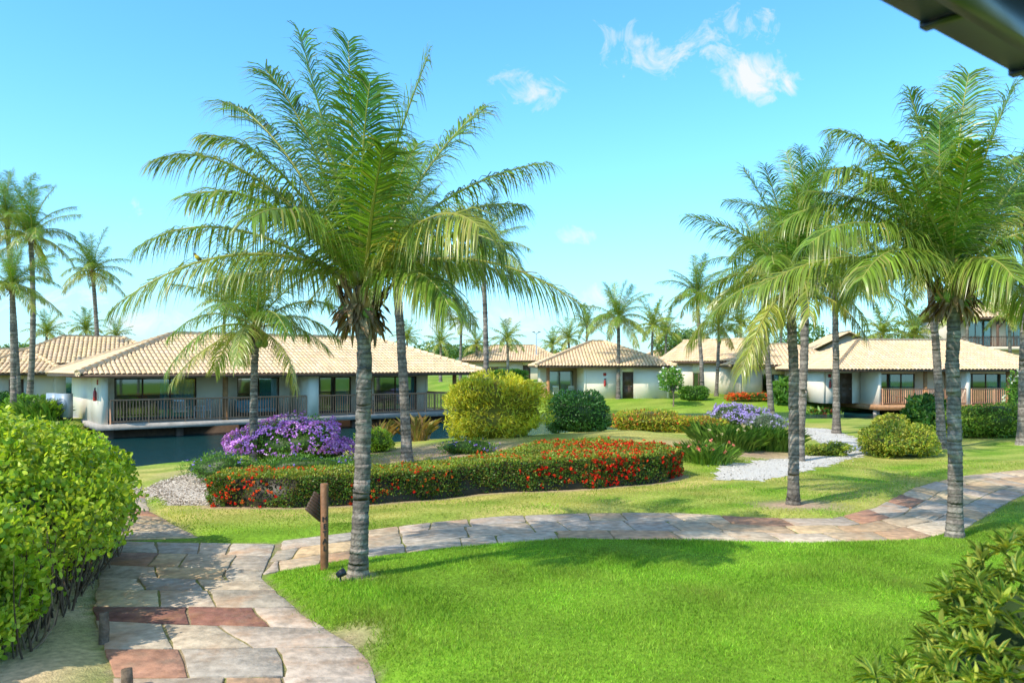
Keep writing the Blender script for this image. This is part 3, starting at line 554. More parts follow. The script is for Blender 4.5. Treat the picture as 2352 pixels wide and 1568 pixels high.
def tuft(name,label,x,y,rx,ry,n,ln,wid,cols,flowers=None,cat='plant'):
    zb=gz(x,y); root=thing(name,label,cat,(x,y,zb)); off=(x,y,zb); a=rng.uniform(0,6.28,n); r=np.sqrt(rng.random(n))
    bx=x+np.cos(a)*r*rx; by=y+np.sin(a)*r*ry; P=np.stack([bx,by,gzv(bx,by)-.02],1); o=np.stack([np.cos(a)*r,np.sin(a)*r,np.zeros(n)],1)
    D=nrm(np.array([0,0,1.])+.5*o+.36*rdir(n)); N=nrm(np.cross(D,np.cross(np.array([0,0,1.])+.01*rdir(n),D))); s=ln*rng.uniform(.5,1.2,n)
    sh=[(0,.4,0),(.4,.5,.06),(.75,.35,.02),(1,0,-.16),(.75,-.35,.02),(.4,-.5,.06),(0,-.4,0)]
    g=cloud(P,D,N,s,np.full(n,wid),pick(cols,n),sh)
    if flowers:
        nf,fs,fc=flowers; i=rng.choice(n,nf); Q=P[i]+D[i]*(s[i]*1.02)[:,None]; m=np.repeat(Q,6,0)+rng.normal(0,fs*.4,(nf*6,3)); NN=rdir(len(m)); DD=nrm(np.cross(NN,rdir(len(m))))
        g.merge(cloud(m,DD,NN,np.full(len(m),fs),np.full(len(m),fs),pick(fc,len(m)),PET))
    g.build('foliage',M['leaf'],root,off)
    return root
LIL=[(.15,.30,.04),(.2,.36,.05),(.27,.42,.07),(.10,.23,.03)]
tuft('lily_clump','pink flowered lily clump left of the white gravel',wx(1625,23.6),23.8,.75,.9,600,.56,.03,LIL+[(.32,.45,.07)],(22,.05,[(.85,.28,.24),(.8,.18,.15)]))
tuft('ornamental_grass','tall ornamental grass clump behind the white gravel, left half',wx(1675,27),27.3,1.1,1.0,1000,.78,.022,LIL,(14,.05,[(.6,.5,.3)]))
tuft('ornamental_grass','tall ornamental grass clump behind the white gravel, right half',wx(1765,27.6),28,1.1,.9,950,.8,.022,[(.13,.27,.04),(.17,.32,.045),(.23,.38,.06)])
tuft('spiky_plant','reddish brown spiky plant left of the slim leaning trunk',wx(872,28.5),28.5,.35,.35,80,.85,.055,[(.34,.22,.1),(.26,.24,.08),(.42,.29,.13)])
tuft('spiky_plant','reddish brown spiky plant right of the slim leaning trunk',wx(958,28.8),28.8,.4,.4,90,.95,.055,[(.34,.22,.1),(.28,.27,.08),(.42,.32,.13)])
bush('round_bush','round yellow green bush on the right lawn by the path bend',wx(2060,26.4),26.4,1.25,1.1,1.15,5500,.10,.05,[(.42,.43,.05),(.23,.32,.035),(.5,.48,.07),(.15,.24,.03)],lump=.15)
bush('round_bush','small yellow green bush behind the round bush',wx(2045,33),33,.85,.7,1.0,2200,.11,.05,[(.45,.45,.05),(.25,.34,.04),(.52,.48,.07)],lump=.2)
bush('low_shrub','low yellow shrub beside the curving gravel strip',wx(1895,26.4),26.2,.85,.5,.45,1800,.09,.04,[(.45,.45,.05),(.25,.34,.04),(.18,.28,.03)],lump=.25)
bush('leafy_shrub','tall dark leafy shrub between the two right trunks',wx(2130,37),37,.95,.85,1.6,2400,.28,.08,DARKG+[(.16,.28,.05)],STRAP,lump=.25)
bush('green_hedge','green hedge at the right edge behind the trunks',wx(2270,33.5),33.5,2.0,1.1,1.4,6000,.12,.06,[(.28,.4,.04),(.17,.29,.03),(.34,.43,.06),(.1,.2,.02)],sq=.75,lump=.16)
bush('white_flower_shrub','white flowered shrub at the right edge beside the last trunk',wx(2345,36),36,.6,.7,2.8,1800,.18,.07,GREEN,flowers=(45,.09,[(.85,.85,.8)],0),lump=.28)
bush('red_hedge','small red flowered hedge on the far lawn',wx(1732,60),59,2.4,.8,.62,3500,.12,.06,[(.17,.28,.04),(.3,.28,.04)],flowers=(360,.065,[(.70,.06,.02),(.78,.16,.03)],0),cat='hedge',sq=.55)
bush('garden_plant','broad leaved plants beside the left wall of the balcony bungalow',wx(1885,54),53.6,1.3,.7,1.3,900,.5,.14,GREEN+[(.34,.07,.04)],STRAP,lump=.25)
bush('garden_plant','broad leaved plants by the canal under the extinguisher wall',wx(1800,58),57.5,1.0,.8,1.9,800,.5,.14,GREEN,STRAP,lump=.25)
bush('red_leaved_row','low row of red leaved plants at the far canal edge before the balcony bungalow',wx(1850,56.5),56.0,1.8,.5,.7,1300,.22,.07,[(.42,.07,.05),(.3,.12,.05),(.15,.24,.04)],STRAP,lump=.25,sq=.7)
bush('green_hedge','clipped green hedge beside the white flowering tree',wx(1592,59.5),59.5,1.15,.8,1.15,3000,.13,.07,GREEN,sq=.7)
bush('green_hedge','clipped green hedge on the far rising lawn',wx(1165,86),86,2.3,1.2,1.35,3000,.22,.13,GREEN,sq=.6)
bush('green_hedge','green hedge in front of the leftmost house',wx(95,47),47,1.9,.8,1.45,3500,.16,.09,[(.15,.3,.03),(.2,.37,.04),(.1,.22,.025)],sq=.65)
tuft('spiky_plant','green spiky plants left of the air conditioner units',wx(84,37),37,1.1,.6,400,1.0,.06,LIL)
tuft('spiky_plant','low green plants at the foot of the air conditioner units',wx(150,35.3),35.3,.9,.4,260,.6,.05,LIL)
bush('green_hedge','green hedge at the left edge under the palms',wx(-20,52),52,2.2,1.0,1.4,3000,.16,.1,DARKG,sq=.7)
# variegated bush near the camera at right
root=thing('variegated_bush','yellow and green strap leaved bush close to the camera at bottom right','shrub',(3.05,4.7,gz(3.05,4.7))); off=tuple(root.location)
g=Geo()
for (bx_,by_,rx_,ry_,h_,n_) in((3.25,4.85,.84,.8,1.80,480),(2.9,4.5,.6,.5,1.38,230)):
    P,N=ell(bx_,by_,0.05,rx_,ry_,h_,n_,.16,900,.16,-.95)
    for p,nn in zip(P,N):
        k=15; D=nrm(nn*.55+np.array([0,0,.45])+.9*rdir(k)); NN=nrm(np.array([0,0,1.])+.5*rdir(k)); s=.15*rng.uniform(.6,1.2,k); cb=pick([(.13,.27,.045),(.19,.34,.055),(.09,.2,.03)],k)
        g.merge(cloud(np.repeat(p[None],k,0),D,NN,s,.03,pick([(.62,.62,.12),(.52,.56,.09),(.36,.48,.07)],k),STRAP)); g.merge(cloud(np.repeat(p[None],k,0)+NN*.004,D,NN,s*.97,.014,cb,STRAP))
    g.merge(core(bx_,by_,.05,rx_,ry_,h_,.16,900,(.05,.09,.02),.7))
g.build('foliage',M['leaf'],root,off)
def tree(label,x,y,th,cx,cy,ch,r,n,leaf,cols,flowers=None,name='leafy_tree',lumps=5,group='trees on the skyline behind the houses'):
    zb=gz(x,y); root=thing(name,label,'tree',(x,y,zb),0,group); g=Geo(); g.tube([(0,0,-.1),(.03,0,th*.5),(0,0,th)],[.09*r,.07*r,.05*r],7,(.2,.15,.1))
    for k in range(6):
        a=k*1.05; g.tube([(0,0,th*.75),(math.cos(a)*cx*.35,math.sin(a)*cx*.35,th+ch*.3),(math.cos(a)*cx*.6,math.sin(a)*cx*.6,th+ch*.6)],[.05*r,.035*r,.015*r],5,(.2,.15,.1))
    g.build('trunk',M['bark'],root); gl=Geo()
    for k in range(lumps):
        a=k*2.4; q=.55*(k>0); x2,y2,z2=math.cos(a)*cx*q,math.sin(a)*cx*q,th-.15*ch+ch*.55*rng.random()
        P,N=ell(x2,y2,z2,cx*.62,cx*.62,ch*.62,n//lumps,.15,700+k+int(abs(x)*9),.2,-1.); gl.merge(leafgeo(P,N,leaf,leaf*.5,cols,RHOMB,1.,.1))
        if flowers:
            P,N=ell(x2,y2,z2,cx*.66,cx*.66,ch*.66,flowers[0]//lumps,.15,700+k,.05,-.5); NN=nrm(N+.6*rdir(len(P))); D=nrm(np.cross(NN,rdir(len(P)))); gl.merge(cloud(P,D,NN,np.full(len(P),flowers[1]),np.full(len(P),flowers[1]),pick(flowers[2],len(P),.05),PET))
    gl.build('crown',M['leaf'],root)
    return root
tree('small white flowering tree in front of the square house corner',wx(1545,57),56.8,1.2,.95,1,1.9,.7,1500,.22,[(.13,.29,.04),(.19,.36,.06)],(60,.13,[(.85,.85,.8)]),'flowering_tree',group=None)
FT=[('round dark tree behind the white gable house',1565,98,2.2,3.2,4.0),('dark tree behind the far tan roof',1010,112,2,3.4,3.0),('green tree beyond the far tan roof house, right of the thin palm',1090,118,2,3.0,3.2),('low green tree left of the square house',1290,112,1.6,3.0,2.4),
('dense tree behind the brown gable roof',1850,100,2.6,3.6,4.6),('tall dense tree behind the two storey house, left side',2130,112,4,4.5,7.5),('tall dense tree behind the two storey house at the right edge',2340,112,5,5.5,10.),('low tree behind the leftmost roofs',60,100,1.8,3.5,3.),('low tree right of the lone sky palm',300,105,1.5,3.2,2.2),
('low tree behind the long bungalow right hip',900,110,1.8,3.4,2.6),('low tree on the skyline right of the lamp post',1420,118,1.6,3.4,2.8),('low tree right behind the white gable house ridge',1690,110,2.2,3.6,3.2),('broad tree behind the balcony bungalow',1990,108,2.2,4.,4.)]
for lb,px,d,th,cx,ch in FT: tree(lb,wx(px,d),d,th,cx,0,ch,2.,2600,.42,[(.10,.20,.05),(.14,.26,.06),(.08,.16,.04),(.2,.3,.08)],lumps=6)
# ------------------------------------------------------------------ houses
TC=np.array([.78,.58,.36])
def tiles(g,A,B,Cc,D,pitch,rowl):
    A,B,Cc,D=[np.array(p,float) for p in(A,B,Cc,D)]; e=B-A; Ln=np.linalg.norm(e); e/=Ln; nn=np.cross(e,D-A if np.linalg.norm(np.cross(e,D-A))>.01 else Cc-A); nn/=np.linalg.norm(nn)
    if nn[2]<0: nn=-nn
    up=np.cross(nn,e); 
    if up[2]<0: up=-up
    dx=(D-A)@e; cx=(Cc-A)@e; hh=(D-A)@up; m=int(Ln/pitch); r=pitch*.46; ang=np.linspace(0,math.pi,5); V=[];cols=[]
    for i in range(m):
        t=(i+.5)*Ln/m; sm=hh
        if t<dx: sm=hh*t/dx
        elif t>cx: sm=hh*(Ln-t)/(Ln-cx)
        s0=-.06; 
        while s0<sm:
            s1=min(s0+rowl,sm); j=rng.normal(0,.003); 
            for (s,rr,lift) in((s0,r*1.05,.018),(s1+.02,r*.95,.004)):
                for a in ang: V.append(A+e*(t+j+math.cos(a)*rr)+up*s+nn*(math.sin(a)*rr*.66+lift))
            cols.append(TC*rng.uniform(.86,1.06)*np.array([1,rng.uniform(.96,1.02),rng.uniform(.9,1.06)])); s0+=rowl
    n=len(cols); b=np.array([[k,k+1,k+6,k+5] for k in range(4)]).ravel()
    g.add(np.array(V),(np.arange(n)[:,None]*10+b[None]).ravel(),np.arange(n*4)*4,np.repeat(np.array(cols),10,0))
    g.faces([A-nn*.02,B-nn*.02,Cc-nn*.02,D-nn*.02],[(0,1,2,3)],TC*.5)
def caps(g,p,q,r=.15,l=.4):
    p=np.array(p,float);q=np.array(q,float); n=max(1,int(np.linalg.norm(q-p)/l))
    for i in range(n): a=p+(q-p)*i/n; b=p+(q-p)*(i+1.12)/n; g.tube([a+np.array([0,0,.04]),b+np.array([0,0,.015])],[r,r*.85],8,TC*rng.uniform(.86,1.07))
def roof(root,L,W,ez,rz,ridge,pitch=.21,rowl=.4,gable=False,m='tile'):
    x,y,r=L/2,W/2,(L/2 if gable else ridge/2); a,b,c,d=(-x,-y,ez),(x,-y,ez),(x,y,ez),(-x,y,ez); p,q=(-r,0,rz),(r,0,rz)
    g=Geo(); tiles(g,a,b,q,p,pitch,rowl); tiles(g,c,d,p,q,pitch,rowl)
    if not gable: tiles(g,d,a,p,p,pitch,rowl); tiles(g,b,c,q,q,pitch,rowl)
    ro=g.build('roof',M[m],root,smooth=True)
    g=Geo(); caps(g,p,q)
    if not gable:
        for s,t in((a,p),(b,q),(c,q),(d,p)): caps(g,s,t)
    g.build('ridge_cap',M[m],ro,smooth=True)
    g=Geo()
    if gable:
        g.box(-x+.05,x-.05,-y,-y+.06,ez-.2,ez-.015); g.box(-x+.05,x-.05,y-.06,y,ez-.2,ez-.015)
        for s in(-x+.02,x-.02):
            for sy in(-1,1): g.faces([(s-.05,sy*y,ez-.2),(s+.05,sy*y,ez-.2),(s+.05,sy*y,ez-.02),(s-.05,sy*y,ez-.02),(s-.05,0,rz-.2),(s+.05,0,rz-.2),(s+.05,0,rz-.02),(s-.05,0,rz-.02)],[(0,1,5,4),(3,2,6,7),(0,4,7,3),(1,2,6,5),(0,1,2,3)],(0,0,0))
    else:
        g.box(-x,x,-y,-y+.06,ez-.15,ez-.015); g.box(-x,x,y-.06,y,ez-.15,ez-.015); g.box(-x,-x+.06,-y+.06,y-.06,ez-.15,ez-.015); g.box(x-.06,x,-y+.06,y-.06,ez-.15,ez-.015)
    g.build('fascia',M['dark'],ro)
    if not gable:
        g=Geo(); g.box(-x+.07,x-.07,-y+.07,y-.07,ez-.11,ez-.07); g.build('soffit',M['soffit'],ro)
    return ro
def railing(root,pts,z,h=1.05,sp=.13,m='rail'):
    g=Geo()
    for (x0,y0),(x1,y1) in zip(pts[:-1],pts[1:]):
        l=math.hypot(x1-x0,y1-y0); n=int(l/sp); g.tube([(x0,y0,z+h),(x1,y1,z+h)],.045,6); g.tube([(x0,y0,z+.1),(x1,y1,z+.1)],.03,5)
        for i in range(n+1):
            t=i/n; x=x0+(x1-x0)*t; y=y0+(y1-y0)*t; big=i%12==0
            g.tube([(x,y,z+(.0 if big else .1)),(x,y,z+h)],.038 if big else .022,5 if big else 4)
    return g.build('railing',M[m],root)
def window(root,x0,x1,y,z0,z1,pan=2,curt=True):
    g=Geo(); t=.06; g.box(x0,x1,y-.03,y+.05,z0,z0+t); g.box(x0,x1,y-.03,y+.05,z1-t,z1); g.box(x0,x0+t,y-.03,y+.05,z0+t,z1-t); g.box(x1-t,x1,y-.03,y+.05,z0+t,z1-t)
    for k in range(1,pan): xm=x0+(x1-x0)*k/pan; g.box(xm-.035,xm+.035,y-.025,y+.045,z0+t,z1-t)
    w=g.build('window',M['dark'],root); g=Geo(); g.faces([(x0+.03,y+.01,z0+.03),(x1-.03,y+.01,z0+.03),(x1-.03,y+.01,z1-.03),(x0+.03,y+.01,z1-.03)],[(0,1,2,3)],(0,0,0)); g.build('pane',M['glass'],w)
    if curt:
        cw=(x1-x0)*.45; xs_=np.linspace(x1-cw,x1-.08,40); yy=y+.13+.04*np.sin(np.arange(40)*1.6); V=[(a,b,z0+.05) for a,b in zip(xs_,yy)]+[(a,b,z1-.05) for a,b in zip(xs_,yy)]
        g=Geo(); g.faces(V,[(i,i+1,i+41,i+40) for i in range(39)],(0,0,0)); g.build('curtain',M['curt'],w)
    return w
def door(root,x0,x1,y,z0,z1,m='dark'):
    g=Geo(); g.box(x0,x1,y-.05,y-.004,z0,z1); g.box(x0+.12,x1-.12,y-.06,y-.05,z0+.25,z0+.95); g.box(x0+.12,x1-.12,y-.06,y-.05,z0+1.1,z1-.2); d=g.build('door',M[m],root)
    g=Geo(); g.tube([(x1-.1,y-.05,z0+1),(x1-.1,y-.11,z0+1),(x1-.2,y-.11,z0+1)],.015,6); g.build('handle',M['metal'],d)
def shell(root,x0,x1,y0,y1,z0,z1,segs,m='wall'):
    g=Geo(); t=.18
    g.box(x0,x0+t,y0,y1,z0,z1); g.box(x1-t,x1,y0,y1,z0,z1); g.box(x0+t,x1-t,y1-t,y1,z0,z1)
    for s in segs:
        if s[2]=='w': g.box(max(s[0],x0+t),min(s[1],x1-t),y0+.003,y0+t,z0,z1)
        else:
            zt=z0+(s[3] if len(s)>3 else 2.1); g.box(max(s[0],x0+t),min(s[1],x1-t),y0+.003,y0+t,zt,z1)
    w=g.build('wall',M[m],root)
    for s in segs:
        if s[2]=='g': window(root,max(s[0],x0+t),min(s[1],x1-t),y0+.06,z0+.03,z0+(s[3] if len(s)>3 else 2.1),max(2,int((s[1]-s[0])/.95)))
        if s[2]=='d': door(root,s[0]+.02,s[1]-.02,y0+.1,z0,z0+2.1)
    return w
def part_box(root,name,m,*b):
    g=Geo(); g.box(*b); return g.build(name,M[m],root)
HG_='tan roofed bungalows of the resort'
a1=R(37); zb=.5; L1,W1=21.2,9.4
root=thing('waterside_bungalow','long tan roofed bungalow with railed verandas over the canal','house',(-12.64,43.6,zb),a1,HG_); H1=root
roof(root,L1,W1,2.7-zb,4.66-zb,11.2)
shell(root,-9.55,8.35,-1.6,4.1,-.02,2.12,[(-9.4,-8.6,'w'),(-8.6,-4.9,'g',2.0),(-4.9,-2.9,'w'),(-2.9,-.7,'g',2.0),(-.7,1.5,'w'),(1.5,3.4,'g',2.0),(3.4,4.8,'w'),(4.8,7.6,'g',2.0),(7.6,8.3,'w')])
part_box(root,'fin_wall','wall',-9.56,-9.3,-4.0,-1.603,-.02,2.12); part_box(root,'fin_wall','wall',-.15,.38,-4.16,-1.603,-.02,2.1)
part_box(root,'deck','conc',-9.75,8.9,-4.15,4.2,-.25,0)
part_box(root,'recess_shade','dark',-9.4,8.5,-3.3,4.0,-1.9,-.253)  # dark block standing in for the shade in the recess under the deck
for x in np.linspace(-9.2,8.4,7): part_box(root,'pier','dark',x-.15,x+.15,-3.9,-3.6,-1.9,-.253)
railing(root,[(-9.2,-4.02),(-.22,-4.02)],0); railing(root,[(.45,-4.02),(8.3,-4.02),(8.3,-1.65)],0)
for x,y in((-4.2,-3.85),(3.4,-3.85),(8.75,-3.9),(8.75,3.6)):
    g=Geo(); g.tube([(x,y,0),(x,y,2.1)],[.14,.12],10); g.build('post',M['wood'],root)
def loc(root,x,y,z=0.):
    m=Matrix.Translation(root.location)@Matrix.Rotation(root.rotation_euler[2],4,'Z'); return tuple(m@Vector((x,y,z)))
root=thing('square_house','small square house with pyramid tan roof behind the canal','house',(wx(1373,64.3),64.3,.6),R(2),HG_); H2=root
roof(root,10.6,9.4,2.5,4.45,1.0,pitch=.25)
shell(root,-1.6,4.9,-4.0,4.0,-.05,2.42,[(-1.6,1.3,'w'),(1.3,2.15,'d'),(2.15,4.9,'w')])
g=Geo(); g.box(-4.6,-1.603,.9,1.1,-.05,2.4); g.box(-4.6,-4.45,1.1,4,-.05,2.4); g.build('porch_wall',M['wall2'],root); window(root,-4.1,-1.9,.88,.05,2.1,2)
part_box(root,'floor_slab','conc',-4.9,5.1,-4.3,4.2,-.25,-.05)
g=Geo(); g.tube([(-4.35,-4.0,-.05),(-4.35,-4.0,2.42)],.14,10); g.build('post',M['wood'],root)
railing(root,[(-4.6,-4.05),(-4.6,.8)],-.05,.95)
root=thing('balcony_bungalow','tan roofed bungalow with wooden railed balconies over water at right','house',(wx(2085,57.5),57.5,.55),R(4),HG_); H3=root
roof(root,15.6,9.6,2.3,4.35,7.4,pitch=.25)
shell(root,-7.2,7.2,-1.9,4.2,-.05,2.2,[(-7.1,-6.0,'w'),(-6.0,-5.1,'d'),(-5.1,-4.5,'w'),(-4.5,-.6,'g',2.05),(-.6,2.6,'w'),(2.6,6.6,'g',2.05),(6.6,7.2,'w')])
part_box(root,'fin_wall','wall',-4.55,-4.35,-4.3,-1.903,-.05,2.2); part_box(root,'fin_wall','wall',1.5,1.75,-4.4,-1.903,-.05,2.2)
part_box(root,'deck','wood',-4.7,7.4,-4.5,4.3,-.4,-.05)
for x in np.linspace(-4.4,7,6): part_box(root,'pier','conc',x-.15,x+.15,-3.9,-3.6,-2,-.403)
railing(root,[(-4.3,-1.95),(-4.3,-4.38),(1.45,-4.38)],-.05); railing(root,[(1.85,-4.38),(7.25,-4.38)],-.05)
for x in(-1.2,4.6,7.2):
    g=Geo(); g.tube([(x,-4.1,-.05),(x,-4.1,2.2)],.13,10); g.build('post',M['wood'],root)
def simple(label,px,d,zb,rot,L,W,wall_h,rise,ridge,name='bungalow',segs=None,pitch=.3):
    root=thing(name,label,'house',(wx(px,d),d,zb),rot,HG_); roof(root,L,W,wall_h+.1,wall_h+.1+rise,ridge,pitch=pitch,rowl=.5)
    x,y=L/2-.9,W/2-.9; segs=segs or [(-x,-x*.55,'w'),(-x*.55,-x*.1,'g',1.9),(-x*.1,x*.25,'w'),(x*.25,x*.25+.9,'d'),(x*.25+.9,x,'w')]
    shell(root,-x,x,-y,y,-.2,wall_h,segs,'wall2'); return root
simple('leftmost tan roofed house cut by the left edge',20,56,.3,R(15),9.5,8,2.2,1.6,2.4)
simple('tan roofed house half hidden behind the long bungalow left hip',215,60,.95,R(25),12,9,2.2,2.0,4.)
simple('far tan roofed house on the rising lawn in the centre',1180,98,1.35,R(-4),12.4,9,2.3,1.9,5.)
simple('low tan roofed bungalow between the white gable house and the balcony bungalow',1790,66,.75,R(-6),9.5,9,2.3,1.7,2.)
simple('far tan roofed house right behind the square house',1545,100,1.4,R(0),11,8,2.0,1.6,4.)
def gableh(label,px,d,zb,rot,L,W,wh,rise,name,m='wall'):
    root=thing(name,label,'house',(wx(px,d),d,zb),rot); roof(root,L,W,wh+.1,wh+.1+rise,0,pitch=.3,rowl=.45,gable=True); x,y=L/2-.5,W/2-.7
    shell(root,-x,x,-y,y,-.2,wh+.08,[(-x,-.6,'w'),(-.6,.6,'g',1.9),(.6,x,'w')],m)
    for s in(-x,x-.18): g=Geo(); g.faces([(s,-y,wh+.08),(s,y,wh+.08),(s,0,wh+rise-.05),(s+.18,-y,wh+.08),(s+.18,y,wh+.08),(s+.18,0,wh+rise-.05)],[(0,1,2),(3,5,4),(0,2,5,3),(1,4,5,2)],(0,0,0)); g.build('gable_wall',M[m],root)
    return root
HG=gableh('white walled house with sloping gable roof behind the square house',1655,71,.8,R(-52),8.4,7.6,2.6,1.9,'gable_house')
HB=gableh('brown gable roofed house behind the low bungalow',1925,84,1.3,R(80),10,7.5,3.2,1.9,'gable_house','wall2')
d=88; root=thing('two_storey_lodge','two storey lodge with wide gable roof and balcony at the right','house',(wx(2290,d),d,1.2),R(-8)); H6=root
roof(root,14,11,7.0,8.9,0,pitch=.34,rowl=.5,gable=True)
shell(root,-6.2,6.2,-3.6,4.8,-.2,3.6,[(-6,-2,'w'),(-2,1,'g',2.1),(1,6,'w')],'wall2')
part_box(root,'balcony_slab','wall2',-6.5,6.5,-5.2,5.,3.605,3.95)
g=Geo(); g.box(-6.2,-6.0,-3.4,4.8,3.95,6.95); g.box(6.,6.2,-3.4,4.8,3.95,6.95); g.box(-6,6,4.6,4.8,3.95,6.95)
for x0,x1 in((-6,-4.4),(-2,-.6),(1.8,3.0),(5.4,6)): g.box(x0,x1,-3.4,-3.2,3.95,6.9)
g.build('upper_wall',M['wall2'],root)
for x0,x1 in((-4.4,-2),(-.6,1.8),(3.0,5.4)): window(root,x0,x1,-3.3,3.98,6.85,3)
railing(root,[(-6.4,-3.3),(-6.4,-5.1),(6.4,-5.1)],3.95,1.05,.16,'dark')
for x in(-6.2,-2.1,2.1,6.2):
    g=Geo(); g.tube([(x,-5.,3.95),(x,-5.,6.9)],.14,8); g.tube([(x,-5.,5.8),(x+(.9 if x<6 else -.9),-5.,6.9)],.08,6); g.build('post',M['dark'],root)
# ------------------------------------------------------------------ furniture and fittings
def chair(label,x,y,z,rz,m='white',group='chairs on the verandas'):
    root=thing('veranda_chair',label,'chair',(x,y,z),rz,group); g=Geo(); g.box(-.27,.27,-.26,.24,.4,.44); g.build('seat',M[m],root)
    g=Geo(); 
    for k in range(5): xx=-.22+.11*k; g.faces([(xx-.035,.24,.46),(xx+.035,.24,.46),(xx+.035,.36,.95),(xx-.035,.36,.95),(xx-.035,.27,.46),(xx+.035,.27,.46),(xx+.035,.39,.95),(xx-.035,.39,.95)],[(0,1,2,3),(4,5,6,7),(0,1,5,4),(3,2,6,7),(0,3,7,4),(1,2,6,5)],(0,0,0))
    g.box(-.26,.26,.36,.40,.9,.98); g.build('backrest',M[m],root)
    for sx in(-1,1):
        g=Geo(); g.box(sx*.29-.03,sx*.29+.03,-.26,.3,.62,.65); g.build('armrest',M[m],root)
        for sy in(-.24,.24): g=Geo(); g.tube([(sx*.29,sy,0),(sx*.27,sy,.63)],[.02,.025],6); g.build('leg',M[m],root)
    return root
def at(h,x,y): return loc(h,x,y,0.)
p=at(H1,-6.0,-3.0); chair('white veranda chair nearest the bungalow left end',*p,a1+2.6)
p=at(H1,-4.9,-2.6); chair('white veranda chair beside the round wooden post',*p,a1-2.4)
for k,(x,y,rz,lb) in enumerate([(3.9,-2.9,.5,'dark veranda chair left of the table on the right veranda'),(5.9,-2.9,-2.6,'dark veranda chair right of the table on the right veranda')]):
    p=at(H1,x,y); chair(lb,*p,a1+rz,'dark')
def table(label,x,y,z,rz,l,w,h,m):
    root=thing('veranda_table',label,'table',(x,y,z),rz,'tables on the verandas'); g=Geo(); g.box(-l/2,l/2,-w/2,w/2,h-.05,h); g.build('tabletop',M[m],root)
    for sx in(-1,1):
        for sy in(-1,1): g=Geo(); g.tube([(sx*(l/2-.07),sy*(w/2-.07),0),(sx*(l/2-.07),sy*(w/2-.07),h-.052)],.03,6); g.build('leg',M[m],root)
p=at(H1,4.9,-2.9); table('dark wooden table on the right veranda',*p,a1,.9,.8,.74,'dark')
p=at(H1,-2.4,-2.9); root=thing('veranda_sofa','blue cushioned sofa on the left veranda','sofa',p,a1)
g=Geo(); g.box(-.9,.9,-.4,.4,.1,.28); g.build('frame',M['dark'],root); g=Geo(); g.box(-.86,.86,-.38,.3,.283,.46); g.build('seat_cushion',M['blue'],root); g=Geo(); g.box(-.9,.9,.3,.45,.283,.85); g.build('backrest',M['blue'],root)
p=at(H2,-3.4,-1.8); chair('white chair on the square house porch, left one',p[0],p[1],.55,2.6); p=at(H2,-2.5,-1.5); chair('white chair on the square house porch, right one',p[0],p[1],.55,-2.7)
p=at(H3,-1.9,-3.3); table('low wooden table on the balcony over the water',p[0],p[1],.5,.1,1.4,.8,.5,'wood')
def extinguisher(label,p,rz):
    root=thing('fire_extinguisher',label,'fire extinguisher',p,rz,'fire extinguishers on the house walls'); g=Geo(); g.lathe([(.01,0),(.075,.01),(.08,.05),(.08,.38),(.06,.45),(.03,.49),(.03,.52)],12); g.build('cylinder',M['red'],root,smooth=True)
    g=Geo(); g.box(-.05,.05,-.03,.03,.52,.57); g.box(-.02,.12,-.015,.015,.57,.60); g.build('valve',M['black'],root); g=Geo(); g.tube([(.05,0,.55),(.12,0,.46),(.12,0,.25),(.11,0,.1)],.013,6); g.build('hose',M['black'],root)
    return root
def plate(label,p,rz,w=.22,h=.22,m='red'):
    g=Geo(); g.box(-w/2,w/2,-.012,.012,0,h); o=g.build('safety_sign',M[m]); o.location=p; o.rotation_euler=(0,0,rz); tag(o,label,'sign','small plates on the house walls')
p=loc(H1,-9.68,-3.2,1.0); extinguisher('red fire extinguisher on the left end wall of the long bungalow',p,a1-R(90)); plate('small red sign above the extinguisher of the long bungalow',loc(H1,-9.58,-3.2,1.72),a1-R(90))
p=loc(H2,-.05,-4.1,.95); extinguisher('red fire extinguisher on the square house front wall',p,R(2)); plate('small red sign above the square house extinguisher',loc(H2,-.05,-4.02,1.75),R(2))
p=loc(H3,-6.75,-2.0,1.); extinguisher('red fire extinguisher on the balcony bungalow left wall',p,R(4)); plate('small red sign on the balcony bungalow left wall',loc(H3,-6.75,-1.92,1.75),R(4))
plate('small dark plaque beside the square house door',loc(H2,.95,-4.02,1.55),R(2),.22,.14,'dark')
for k,(px,dd,lb) in enumerate([(148,37.2,'grey air conditioner unit nearest the bungalow wall'),(126,37.6,'grey air conditioner unit farther from the bungalow wall')]):
    x=wx(px,dd); root=thing('air_conditioner',lb,'air conditioner',(x,dd,gz(x,dd)-.01),R(-15),'air conditioner units beside the bungalow'); 
    g=Geo(); g.box(-.34,.34,-.16,.16,.15,1.25); g.build('casing',M['metal'],root)
    for s in(-.3,.3): part_box(root,'foot','black',s-.05,s+.05,-.14,.14,0,.147)
    g=Geo()
    for r in(.08,.16,.24,.30): g.tube([(math.cos(t)*r,-.172,.72+math.sin(t)*r) for t in np.linspace(0,6.283,25)],.009,4,cap=False)
    g.build('fan_grille',M['black'],root)
x=wx(1232,95); root=thing('lamp_post','thin grey lamp post with two arms on the skyline','street lamp',(x,95,gz(x,95))); g=Geo(); g.tube([(0,0,0),(0,0,5.5)],[.09,.05],8); g.build('pole',M['metal'],root)
for s in(-1,1): g=Geo(); g.tube([(0,0,5.4),(s*.35,0,5.6)],.03,6); g.box(s*.35-.16,s*.35+.16,-.08,.08,5.58,5.66); g.build('lamp_head',M['black'],root)
